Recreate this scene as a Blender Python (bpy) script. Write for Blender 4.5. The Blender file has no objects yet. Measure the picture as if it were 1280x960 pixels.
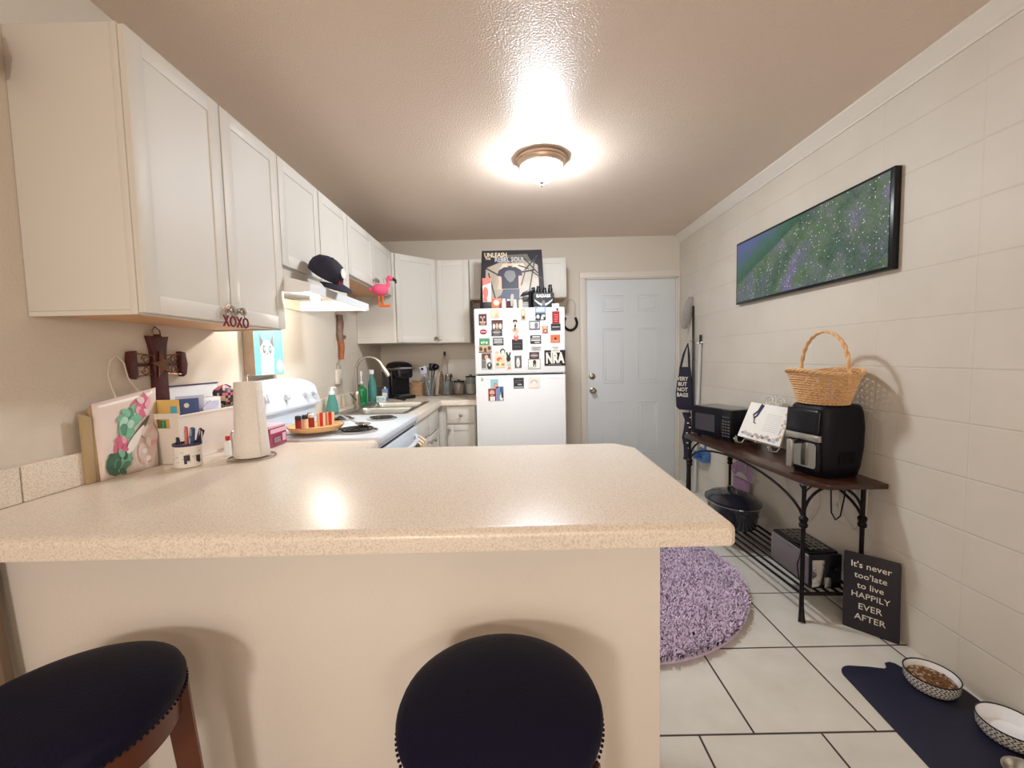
import bpy, bmesh, math, random
from mathutils import Vector, Matrix, noise
random.seed(7)
PI = math.pi
SC = bpy.context.scene
COL = SC.collection

# ---------------------------------------------------------------- camera
cam_data = bpy.data.cameras.new('camera')
cam = bpy.data.objects.new('camera', cam_data); COL.objects.link(cam)
cam_data.sensor_fit = 'HORIZONTAL'; cam_data.sensor_width = 36.0
cam_data.lens = 523.9 / 1280 * 36.0
cam_data.clip_start = 0.02
pitch, roll, yaw = 0.0651, -0.0212, 0.002
fw = Vector((-math.sin(yaw)*math.cos(pitch), math.cos(yaw)*math.cos(pitch), -math.sin(pitch)))
rt = Vector((math.cos(yaw), math.sin(yaw), 0)); up = rt.cross(fw)
r2 = math.cos(roll)*rt + math.sin(roll)*up
u2 = -math.sin(roll)*rt + math.cos(roll)*up
cm = Matrix.Identity(4)
for i in range(3):
    cm[i][0] = r2[i]; cm[i][1] = u2[i]; cm[i][2] = -fw[i]
cm[2][3] = 1.2735
cam.matrix_world = cm
SC.camera = cam

# ---------------------------------------------------------------- light and exposure
SC.view_settings.view_transform = 'Standard'
SC.view_settings.look = 'None'
SC.view_settings.gamma = 1.0
SC.view_settings.use_curve_mapping = False
SC.view_settings.exposure = 0.12
world = bpy.data.worlds.new('world'); SC.world = world; world.use_nodes = True
world.node_tree.nodes['Background'].inputs[0].default_value = (1.0, 0.9, 0.8, 1)
world.node_tree.nodes['Background'].inputs[1].default_value = 0.05

DOME_STRENGTH = 185.0
DOME_COLOR = (0.86, 0.93, 1.0)
HOOD_STRENGTH = 500.0
HOOD_COLOR = (1.0, 0.93, 0.84)

def area(name, loc, target, size, power, color):
    l = bpy.data.lights.new(name, 'AREA'); l.shape = 'DISK'; l.size = size
    l.energy = power; l.color = color
    o = bpy.data.objects.new(name, l); COL.objects.link(o)
    o.location = loc
    o.rotation_euler = (Vector(target)-Vector(loc)).to_track_quat('-Z', 'Y').to_euler()
    return o
# the living room lamp and two added fill lights behind the camera
area('living_room_lamp', (-0.60, -1.5, 1.50), (-0.2, 1.0, 0.6), 0.24, 15, (1.0, 0.91, 0.83))
gl = area('added_peninsula_fill', (-0.4, -2.0, 1.2), (-0.2, 1.0, 0.55), 1.2, 3, (1.0, 0.90, 0.82)); gl.data.spread = math.radians(75)  # added fill with narrow spread, brightens the peninsula front
area('added_ceiling_fill', (0.6, -1.4, 1.7), (0.45, -0.6, 2.43), 0.4, 19, (1.0, 0.84, 0.70))  # added upward fill, lifts the ceiling and its soft bounce

# ---------------------------------------------------------------- materials
def lin(c):
    return tuple(((v/255)/12.92 if v/255 <= .04045 else ((v/255+.055)/1.055)**2.4) for v in c)
def mat(name, rgb, rough=0.5, metal=0.0, var=0.04, vscale=8.0, bump=0.0, bscale=60.0, spec=0.5,
        alpha=1.0, trans=0.0, coat=0.0, sheen=0.0, emit=None, estr=0.0, detail=3.0, bdist=0.01):
    m = bpy.data.materials.new(name); m.use_nodes = True
    nt = m.node_tree; b = nt.nodes['Principled BSDF']
    col = lin(rgb)
    tc = nt.nodes.new('ShaderNodeTexCoord')
    n = nt.nodes.new('ShaderNodeTexNoise'); n.inputs['Scale'].default_value = vscale; n.inputs['Detail'].default_value = detail
    nt.links.new(tc.outputs['Object'], n.inputs['Vector'])
    mx = nt.nodes.new('ShaderNodeMix'); mx.data_type = 'RGBA'
    mx.inputs[6].default_value = tuple(c*(1-var) for c in col)+(1,)
    mx.inputs[7].default_value = tuple(min(1, c*(1+var)) for c in col)+(1,)
    nt.links.new(n.outputs['Fac'], mx.inputs[0]); nt.links.new(mx.outputs[2], b.inputs['Base Color'])
    b.inputs['Roughness'].default_value = rough; b.inputs['Metallic'].default_value = metal
    b.inputs['Specular IOR Level'].default_value = spec
    b.inputs['Transmission Weight'].default_value = trans
    b.inputs['Coat Weight'].default_value = coat; b.inputs['Sheen Weight'].default_value = sheen
    b.inputs['Alpha'].default_value = alpha
    if emit: b.inputs['Emission Color'].default_value = tuple(emit)+(1,); b.inputs['Emission Strength'].default_value = estr
    if bump:
        n2 = nt.nodes.new('ShaderNodeTexNoise'); n2.inputs['Scale'].default_value = bscale; n2.inputs['Detail'].default_value = 3
        nt.links.new(tc.outputs['Object'], n2.inputs['Vector'])
        bp = nt.nodes.new('ShaderNodeBump'); bp.inputs['Strength'].default_value = bump; bp.inputs['Distance'].default_value = bdist
        nt.links.new(n2.outputs['Fac'], bp.inputs['Height']); nt.links.new(bp.outputs['Normal'], b.inputs['Normal'])
    return m
def N(nt, t, **kw):
    n = nt.nodes.new(t)
    for k, v in kw.items():
        if k in n.inputs: n.inputs[k].default_value = v
        else: setattr(n, k, v)
    return n
def pos_nodes(m):
    nt = m.node_tree; g = N(nt, 'ShaderNodeNewGeometry'); s = N(nt, 'ShaderNodeSeparateXYZ')
    nt.links.new(g.outputs['Position'], s.inputs[0]); return nt, g, s
def mth(nt, op, a, b=None, c=None):
    n = nt.nodes.new('ShaderNodeMath'); n.operation = op
    for i, v in enumerate((a, b, c)):
        if v is None: continue
        if isinstance(v, (int, float)): n.inputs[i].default_value = v
        else: nt.links.new(v, n.inputs[i])
    return n.outputs[0]
def joint(nt, coord, origin, step, width):
    """1 inside a joint line repeated every `step`"""
    a = mth(nt, 'SUBTRACT', coord, origin); a = mth(nt, 'DIVIDE', a, step)
    f = mth(nt, 'FRACT', mth(nt, 'ADD', a, 200.5)); f = mth(nt, 'ABSOLUTE', mth(nt, 'SUBTRACT', f, 0.5))
    mr = nt.nodes.new('ShaderNodeMapRange'); mr.inputs[1].default_value = width*0.35/step; mr.inputs[2].default_value = width*0.6/step
    mr.inputs[3].default_value = 1; mr.inputs[4].default_value = 0
    nt.links.new(f, mr.inputs[0]); return mr.outputs[0]

M = {}
M['wall'] = mat('wall_paint', (214, 204, 190), 0.55, var=0.03, vscale=2, bump=0.15, bscale=180)
M['panel_wall'] = mat('painted_panel', (228, 219, 208), 0.45, var=0.02, vscale=2, bump=0.05, bscale=90)
M['trim'] = mat('trim_paint', (222, 214, 202), 0.4, var=0.03)
M['cab'] = mat('cabinet_paint', (216, 211, 202), 0.5, var=0.02, vscale=3, bump=0.02, bscale=50)
M['cab_cold'] = M['cab']
M['cabwood'] = mat('cabinet_underside_wood', (214, 168, 124), 0.5, var=0.12, vscale=14)
M['door'] = mat('door_paint', (216, 220, 222), 0.4, var=0.015, bump=0.03, bscale=70)
M['white'] = mat('white_enamel', (238, 240, 242), 0.22, var=0.01, coat=0.3)
M['fridge'] = mat('fridge_enamel', (240, 242, 243), 0.38, var=0.015, bump=0.06, bscale=260)
M['steel'] = mat('brushed_steel', (190, 188, 182), 0.28, 1.0, var=0.06, vscale=30)
M['nickel'] = mat('satin_nickel', (176, 168, 156), 0.3, 1.0, var=0.05)
M['darkmetal'] = mat('dark_metal', (58, 54, 52), 0.4, 0.8, var=0.1)
M['iron'] = mat('wrought_iron', (22, 17, 19), 0.45, 0.6, var=0.15, bump=0.2, bscale=120)
M['black'] = mat('black_plastic', (9, 9, 17), 0.3, spec=0.35, var=0.1)
M['blackmat'] = mat('matt_black_plastic', (10, 9, 21), 0.5, spec=0.25, var=0.1)
M['gap'] = mat('painted_gap_shade', (30, 28, 26), 0.8)
M['gasket'] = mat('grey_gasket', (120, 122, 124), 0.7)
M['paper'] = mat('paper_white', (236, 232, 224), 0.8, var=0.02)
M['towelpaper'] = mat('kitchen_paper', (236, 230, 222), 0.9, var=0.02, bump=0.5, bscale=140)
M['leather'] = mat('navy_leather', (10, 10, 38), 0.6, spec=0.2, var=0.12, vscale=20, bump=0.15, bscale=220)
M['stoolwood'] = mat('cherry_stained_wood', (92, 46, 26), 0.35, var=0.2, vscale=9)
M['tablewood'] = mat('dark_walnut_board', (60, 36, 27), 0.26, var=0.3, vscale=11, bump=0.1, bscale=40)
M['glass'] = mat('clear_glass', (240, 245, 245), 0.05, trans=0.92, var=0)
M['tealglass'] = mat('teal_liquid_soap', (96, 172, 164), 0.12, trans=0.35, var=0.02)
M['greenliq'] = mat('green_liquid_soap', (14, 150, 84), 0.12, trans=0.3, var=0.02)
M['wicker'] = mat('willow_wicker', (222, 178, 128), 0.6, var=0.22, vscale=60, bump=0.4, bscale=200)
M['wickerdark'] = mat('brown_rattan', (196, 158, 120), 0.65, var=0.25, vscale=60, bump=0.5, bscale=160)
M['purple'] = mat('purple_shag', (206, 188, 212), 0.95, var=0.12, vscale=6, sheen=0.3)
M['matblue'] = mat('navy_rubber_mat', (14, 16, 44), 0.6, var=0.15)
M['red'] = mat('red_plastic', (205, 34, 30), 0.35)
M['darkred'] = mat('crimson_plastic', (150, 24, 34), 0.35)
M['pink'] = mat('pink_card', (240, 196, 214), 0.5)
M['magenta'] = mat('magenta_film', (176, 70, 110), 0.2, trans=0.1)
M['flamingo'] = mat('flamingo_pink_plush', (240, 96, 130), 0.9, bump=0.6, bscale=220, bdist=0.004)
M['orange'] = mat('orange_felt', (240, 110, 40), 0.8)
M['navy'] = mat('navy_cloth', (36, 32, 52), 0.8, bump=0.2, bscale=200)
M['capred'] = mat('dark_red_cloth', (120, 30, 44), 0.8)
M['blue'] = mat('blue_plastic', (70, 110, 160), 0.4)
M['bluecard'] = mat('blue_card', (66, 88, 138), 0.5)
M['yellow'] = mat('yellow_card', (228, 190, 110), 0.6)
M['cyan'] = mat('cyan_card', (90, 180, 200), 0.5)
M['coral'] = mat('coral_card', (238, 112, 102), 0.5)
M['cream'] = mat('cream_card', (236, 214, 182), 0.6)
M['peach'] = mat('peach_print', (236, 200, 176), 0.6, var=0.12, vscale=160)
M['brown'] = mat('brown_print', (96, 66, 56), 0.5, var=0.3, vscale=160)
M['maroon'] = mat('maroon_print', (82, 40, 46), 0.5, var=0.2, vscale=120)
M['green'] = mat('green_print', (74, 150, 96), 0.5, var=0.2, vscale=140)
M['grey'] = mat('grey_print', (120, 116, 116), 0.5, var=0.25, vscale=220)
M['lightgrey'] = mat('light_grey_print', (196, 196, 198), 0.5, var=0.1, vscale=180)
M['charcoal'] = mat('charcoal_print', (44, 42, 48), 0.5, var=0.2, vscale=160)
M['orangeprint'] = mat('orange_print', (222, 112, 70), 0.5, var=0.12, vscale=120)
M['beige'] = mat('beige_print', (206, 176, 146), 0.6, var=0.2, vscale=160)
M['skin'] = mat('skin_print', (224, 180, 156), 0.6)
M['blueprint'] = mat('blue_print', (120, 150, 190), 0.5, var=0.15, vscale=140)
M['tealprint'] = mat('teal_print', (150, 208, 212), 0.5, var=0.1, vscale=120)
M['lilac'] = mat('lilac_print', (206, 206, 226), 0.5)
M['driftwood'] = mat('weathered_driftwood', (140, 112, 98), 0.8, var=0.3, vscale=30, bump=0.8, bscale=60)
M['driftorange'] = mat('orange_knotty_wood', (168, 98, 56), 0.7, var=0.35, vscale=40, bump=0.6, bscale=70)
M['crosswood'] = mat('dark_red_carved_wood', (76, 26, 24), 0.4, var=0.35, vscale=20, bump=0.3, bscale=60)
M['bronze'] = mat('antique_bronze', (120, 84, 62), 0.35, 0.9, var=0.2)
M['lamptrim'] = mat('antique_brass_trim', (206, 180, 158), 0.35, 0.75, var=0.1)
M['oven_glass'] = mat('oven_grey', (150, 152, 154), 0.3)
M['boardwhite'] = mat('white_cutting_board', (228, 226, 218), 0.5, bump=0.2, bscale=160)
M['bag'] = mat('clear_plastic_bag', (226, 206, 180), 0.2, trans=0.0, alpha=0.45, var=0.05)
M['wood'] = mat('pale_wood', (226, 176, 116), 0.5, var=0.15, vscale=20)
M['greywood'] = mat('grey_brown_wood', (168, 146, 126), 0.6, var=0.15, vscale=30)
M['terracotta'] = mat('pinkish_jar_contents', (190, 158, 140), 0.6, var=0.2, vscale=90)
M['sugar'] = mat('white_sugar', (236, 228, 208), 0.7)
M['enamelspeck'] = mat('black_speckled_enamel', (26, 27, 36), 0.25, var=0.3, vscale=300, coat=0.4)
M['chrome'] = mat('polished_chrome', (205, 203, 200), 0.12, 1.0, var=0.03)
M['kibble'] = mat('brown_kibble', (110, 72, 34), 0.8, var=0.35, vscale=90, bump=0.8, bscale=120)
M['lacepurple'] = mat('mauve_plastic', (178, 142, 178), 0.5)
M['duster'] = mat('grey_microfibre', (186, 178, 172), 0.95, var=0.08, vscale=60, bump=1.0, bscale=130, bdist=0.02)
M['lettering'] = mat('cream_lettering', (226, 220, 206), 0.6)
M['signboard'] = mat('black_brown_board', (27, 22, 31), 0.5, var=0.25, vscale=6)
M['taupe'] = mat('taupe_frame', (120, 100, 82), 0.5)
M['cord'] = mat('white_cord', (206, 196, 180), 0.6)
M['mugpurple'] = mat('mug_band', (60, 54, 92), 0.4)
M['khaki'] = mat('khaki_cloth', (176, 150, 112), 0.8)

# countertop: beige laminate with fine speckle
def counter_mat():
    m = mat('speckled_beige_laminate', (214, 196, 172), 0.31, bump=0.02, bscale=300); nt = m.node_tree; b = nt.nodes['Principled BSDF']
    tc = N(nt, 'ShaderNodeTexCoord')
    v = N(nt, 'ShaderNodeTexNoise', Scale=230.0, Detail=4.0); nt.links.new(tc.outputs['Object'], v.inputs['Vector'])
    r = N(nt, 'ShaderNodeValToRGB'); e = r.color_ramp.elements
    e[0].position = .36; e[0].color = lin((208, 193, 173))+(1,)
    e[1].position = .5; e[1].color = lin((226, 214, 200))+(1,)
    a = r.color_ramp.elements.new(.70); a.color = lin((233, 224, 211))+(1,)
    nt.links.new(v.outputs['Fac'], r.inputs[0]); nt.links.new(r.outputs[0], b.inputs['Base Color'])
    return m
M['counter'] = counter_mat()

# floor: 406 mm ceramic tiles with dark grout; the row boundary of the room in front is offset
def floor_mat():
    m = mat('ceramic_floor_tiles', (200, 196, 186), 0.3); nt = m.node_tree; b = nt.nodes['Principled BSDF']
    nt2, g, s = pos_nodes(m)
    T = 0.4075
    jy = joint(nt, s.outputs[1], 1.3207, T, 0.0075)
    jx1 = joint(nt, s.outputs[0], 0.7824, T, 0.0075)
    jx2 = joint(nt, s.outputs[0], 0.5964, T, 0.0075)
    far = mth(nt, 'GREATER_THAN', s.outputs[1], 1.3207)
    jx = mth(nt, 'ADD', mth(nt, 'MULTIPLY', jx1, far), mth(nt, 'MULTIPLY', jx2, mth(nt, 'SUBTRACT', 1.0, far)))
    j = mth(nt, 'MAXIMUM', jx, jy)
    n = N(nt, 'ShaderNodeTexNoise', Scale=7.0, Detail=6.0); nt.links.new(g.outputs['Position'], n.inputs['Vector'])
    r = N(nt, 'ShaderNodeValToRGB'); e = r.color_ramp.elements
    e[0].position = .3; e[0].color = lin((204, 200, 190))+(1,); e[1].position = .75; e[1].color = lin((216, 213, 204))+(1,)
    nt.links.new(n.outputs['Fac'], r.inputs[0])
    mx = nt.nodes.new('ShaderNodeMix'); mx.data_type = 'RGBA'; nt.links.new(j, mx.inputs[0])
    nt.links.new(r.outputs[0], mx.inputs[6]); mx.inputs[7].default_value = lin((62, 46, 42))+(1,)
    nt.links.new(mx.outputs[2], b.inputs['Base Color'])
    bp = N(nt, 'ShaderNodeBump', Strength=0.6, Distance=0.003); bp.invert = True
    nt.links.new(j, bp.inputs['Height']); nt.links.new(bp.outputs[0], b.inputs['Normal'])
    rr = mth(nt, 'ADD', mth(nt, 'MULTIPLY', j, 0.5), 0.32); nt.links.new(rr, b.inputs['Roughness'])
    return m
M['floor'] = floor_mat()

# right wall: painted concrete block, stack bond
def block_mat():
    m = mat('painted_concrete_block', (208, 197, 178), 0.55); nt = m.node_tree; b = nt.nodes['Principled BSDF']
    _, g, s = pos_nodes(m)
    jz = joint(nt, s.outputs[2], 1.193, 0.2025, 0.006)
    jy = joint(nt, s.outputs[1], 1.93, 0.405, 0.005)
    n = N(nt, 'ShaderNodeTexNoise', Scale=3.0, Detail=4.0); nt.links.new(g.outputs['Position'], n.inputs['Vector'])
    nf = N(nt, 'ShaderNodeTexNoise', Scale=60.0, Detail=4.0); nt.links.new(g.outputs['Position'], nf.inputs['Vector'])
    r = N(nt, 'ShaderNodeValToRGB'); e = r.color_ramp.elements
    e[0].position = .3; e[0].color = lin((204, 195, 181))+(1,); e[1].position = .7; e[1].color = lin((212, 203, 190))+(1,)
    nt.links.new(n.outputs['Fac'], r.inputs[0])
    j = mth(nt, 'MAXIMUM', jz, mth(nt, 'MULTIPLY', jy, 0.5))
    mx = nt.nodes.new('ShaderNodeMix'); mx.data_type = 'RGBA'; nt.links.new(mth(nt, 'MULTIPLY', jz, 0.12), mx.inputs[0])
    nt.links.new(r.outputs[0], mx.inputs[6]); mx.inputs[7].default_value = lin((168, 154, 134))+(1,)
    nt.links.new(mx.outputs[2], b.inputs['Base Color'])
    h = mth(nt, 'SUBTRACT', mth(nt, 'MULTIPLY', nf.outputs['Fac'], 0.12), j)
    bp = N(nt, 'ShaderNodeBump', Strength=0.5, Distance=0.003)
    nt.links.new(h, bp.inputs['Height']); nt.links.new(bp.outputs[0], b.inputs['Normal'])
    return m
M['block'] = block_mat()

def ceiling_mat():
    m = mat('textured_ceiling_paint', (228, 208, 190), 0.33, var=0.02, vscale=2, bump=0.6, bscale=130, bdist=0.006)
    return m
M['ceiling'] = ceiling_mat()

# lavender meadow photograph on canvas (z up the picture, y along it)
def meadow_mat():
    m = mat('lavender_meadow_print', (70, 90, 80), 0.4, spec=0.3); nt = m.node_tree; b = nt.nodes['Principled BSDF']
    tc = N(nt, 'ShaderNodeTexCoord'); s = N(nt, 'ShaderNodeSeparateXYZ'); nt.links.new(tc.outputs['Object'], s.inputs[0])
    # u 0..1 from far (left in view) to near, v 0..1 bottom to top
    u = mth(nt, 'DIVIDE', mth(nt, 'SUBTRACT', 0.62, s.outputs[1]), 1.24)
    v = mth(nt, 'DIVIDE', mth(nt, 'ADD', s.outputs[2], 0.21), 0.42)
    n1 = N(nt, 'ShaderNodeTexNoise', Scale=8.0, Detail=8.0, Roughness=0.75); nt.links.new(tc.outputs['Object'], n1.inputs['Vector'])
    n2 = N(nt, 'ShaderNodeTexNoise', Scale=70.0, Detail=5.0, Roughness=0.7); nt.links.new(tc.outputs['Object'], n2.inputs['Vector'])
    vo = N(nt, 'ShaderNodeTexVoronoi', Scale=60.0); nt.links.new(tc.outputs['Object'], vo.inputs['Vector'])
    vo2 = N(nt, 'ShaderNodeTexVoronoi', Scale=90.0); nt.links.new(tc.outputs['Object'], vo2.inputs['Vector'])
    # hill crest v = .1 + 1.6u
    d = mth(nt, 'SUBTRACT', v, mth(nt, 'ADD', mth(nt, 'MULTIPLY', u, 1.15), 0.30))
    d = mth(nt, 'ADD', d, mth(nt, 'MULTIPLY', mth(nt, 'SUBTRACT', n1.outputs['Fac'], 0.5), 0.12))
    hill = N(nt, 'ShaderNodeMapRange'); hill.inputs[1].default_value = -0.02; hill.inputs[2].default_value = 0.02; nt.links.new(d, hill.inputs[0])
    g1 = N(nt, 'ShaderNodeValToRGB'); e = g1.color_ramp.elements
    e[0].position = .38; e[0].color = lin((40, 62, 58))+(1,); e[1].position = .64; e[1].color = lin((168, 158, 188))+(1,)
    a = e.new(.455); a.color = lin((78, 106, 76))+(1,); a = e.new(.515); a.color = lin((92, 108, 98))+(1,); a = e.new(.57); a.color = lin((118, 110, 146))+(1,)
    mixn = mth(nt, 'ADD', mth(nt, 'MULTIPLY', n1.outputs['Fac'], 0.5), mth(nt, 'MULTIPLY', n2.outputs['Fac'], 0.5))
    nt.links.new(mixn, g1.inputs[0])
    g2 = N(nt, 'ShaderNodeValToRGB'); e = g2.color_ramp.elements
    e[0].position = .0; e[0].color = lin((30, 74, 66))+(1,); e[1].position = .9; e[1].color = lin((92, 104, 150))+(1,)
    a = e.new(.35); a.color = lin((66, 104, 84))+(1,)
    nt.links.new(mth(nt, 'ADD', mth(nt, 'MULTIPLY', d, 1.4), mth(nt, 'MULTIPLY', mth(nt, 'SUBTRACT', mixn, 0.3), 0.9)), g2.inputs[0])
    n3 = N(nt, 'ShaderNodeTexNoise', Scale=4.0, Detail=3.0); nt.links.new(tc.outputs['Object'], n3.inputs['Vector'])
    patch = nt.nodes.new('ShaderNodeValToRGB'); q = patch.color_ramp.elements
    q[0].position = .40; q[0].color = lin((34, 74, 58))+(1,); q[1].position = .64; q[1].color = lin((104, 96, 140))+(1,)
    z_ = q.new(.50); z_.color = lin((92, 122, 70))+(1,)
    nt.links.new(n3.outputs['Fac'], patch.inputs[0])
    mp = nt.nodes.new('ShaderNodeMix'); mp.data_type = 'RGBA'; mp.inputs[0].default_value = 0.38
    nt.links.new(g1.outputs[0], mp.inputs[6]); nt.links.new(patch.outputs[0], mp.inputs[7])
    mx = nt.nodes.new('ShaderNodeMix'); mx.data_type = 'RGBA'
    nt.links.new(hill.outputs[0], mx.inputs[0]); nt.links.new(mp.outputs[2], mx.inputs[6]); nt.links.new(g2.outputs[0], mx.inputs[7])
    fl = mth(nt, 'LESS_THAN', vo.outputs['Distance'], 0.2)
    rnd = N(nt, 'ShaderNodeSeparateColor'); nt.links.new(vo.outputs['Color'], rnd.inputs[0])
    fl = mth(nt, 'MULTIPLY', fl, mth(nt, 'GREATER_THAN', rnd.outputs[0], 0.45))
    fl = mth(nt, 'MULTIPLY', fl, mth(nt, 'SUBTRACT', 1.0, hill.outputs[0]))
    mx2 = nt.nodes.new('ShaderNodeMix'); mx2.data_type = 'RGBA'; nt.links.new(fl, mx2.inputs[0])
    nt.links.new(mx.outputs[2], mx2.inputs[6]); mx2.inputs[7].default_value = lin((216, 206, 214))+(1,)
    fl2 = mth(nt, 'MULTIPLY', mth(nt, 'LESS_THAN', vo2.outputs['Distance'], 0.25), mth(nt, 'SUBTRACT', 1.0, hill.outputs[0]))
    mx3 = nt.nodes.new('ShaderNodeMix'); mx3.data_type = 'RGBA'; nt.links.new(mth(nt, 'MULTIPLY', fl2, 0.22), mx3.inputs[0])
    nt.links.new(mx2.outputs[2], mx3.inputs[6]); mx3.inputs[7].default_value = lin((150, 124, 184))+(1,)
    nt.links.new(mx3.outputs[2], b.inputs['Base Color'])
    return m
M['meadow'] = meadow_mat()

def glow_mat(name, color, strength):
    m = bpy.data.materials.new(name); m.use_nodes = True; nt = m.node_tree; b = nt.nodes['Principled BSDF']
    b.inputs['Base Color'].default_value = (0.9, 0.9, 0.9, 1)
    b.inputs['Emission Color'].default_value = tuple(color)+(1,); b.inputs['Emission Strength'].default_value = strength
    return m
M['dome'] = glow_mat('lit_frosted_glass', DOME_COLOR, DOME_STRENGTH)
M['bulb'] = glow_mat('lit_bulb', HOOD_COLOR, HOOD_STRENGTH)

def weave_mat():
    m = mat('black_white_ceramic', (236, 232, 224), 0.25); nt = m.node_tree; b = nt.nodes['Principled BSDF']
    tc = N(nt, 'ShaderNodeTexCoord'); s = N(nt, 'ShaderNodeSeparateXYZ'); nt.links.new(tc.outputs['Object'], s.inputs[0])
    ang = mth(nt, 'ARCTAN2', s.outputs[1], s.outputs[0])
    a = mth(nt, 'MULTIPLY', ang, 40/(2*PI)); row = mth(nt, 'MULTIPLY', s.outputs[2], 1/0.0085)
    fr = mth(nt, 'FRACT', row); par = mth(nt, 'SUBTRACT', mth(nt, 'MULTIPLY', mth(nt, 'GREATER_THAN', mth(nt, 'FRACT', mth(nt, 'MULTIPLY', row, 0.5)), 0.5), 2.0), 1.0)
    off = mth(nt, 'MULTIPLY', mth(nt, 'MULTIPLY', fr, par), 0.8)
    fa = mth(nt, 'ABSOLUTE', mth(nt, 'SUBTRACT', mth(nt, 'FRACT', mth(nt, 'ADD', a, off)), 0.5))
    k = mth(nt, 'MAXIMUM', mth(nt, 'LESS_THAN', fa, 0.15), mth(nt, 'LESS_THAN', fr, 0.10))
    mx = nt.nodes.new('ShaderNodeMix'); mx.data_type = 'RGBA'; nt.links.new(k, mx.inputs[0])
    mx.inputs[6].default_value = lin((232, 228, 220))+(1,); mx.inputs[7].default_value = lin((36, 36, 44))+(1,)
    nt.links.new(mx.outputs[2], b.inputs['Base Color']); return m
M['weave'] = weave_mat()

def cushion_mat():
    """rose and leaf print on white cloth; object space: y along, z up"""
    m = mat('rose_print_plastic', (230, 214, 204), 0.35, var=0.06, vscale=20)
    return m
M['roseprint'] = cushion_mat()

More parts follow.
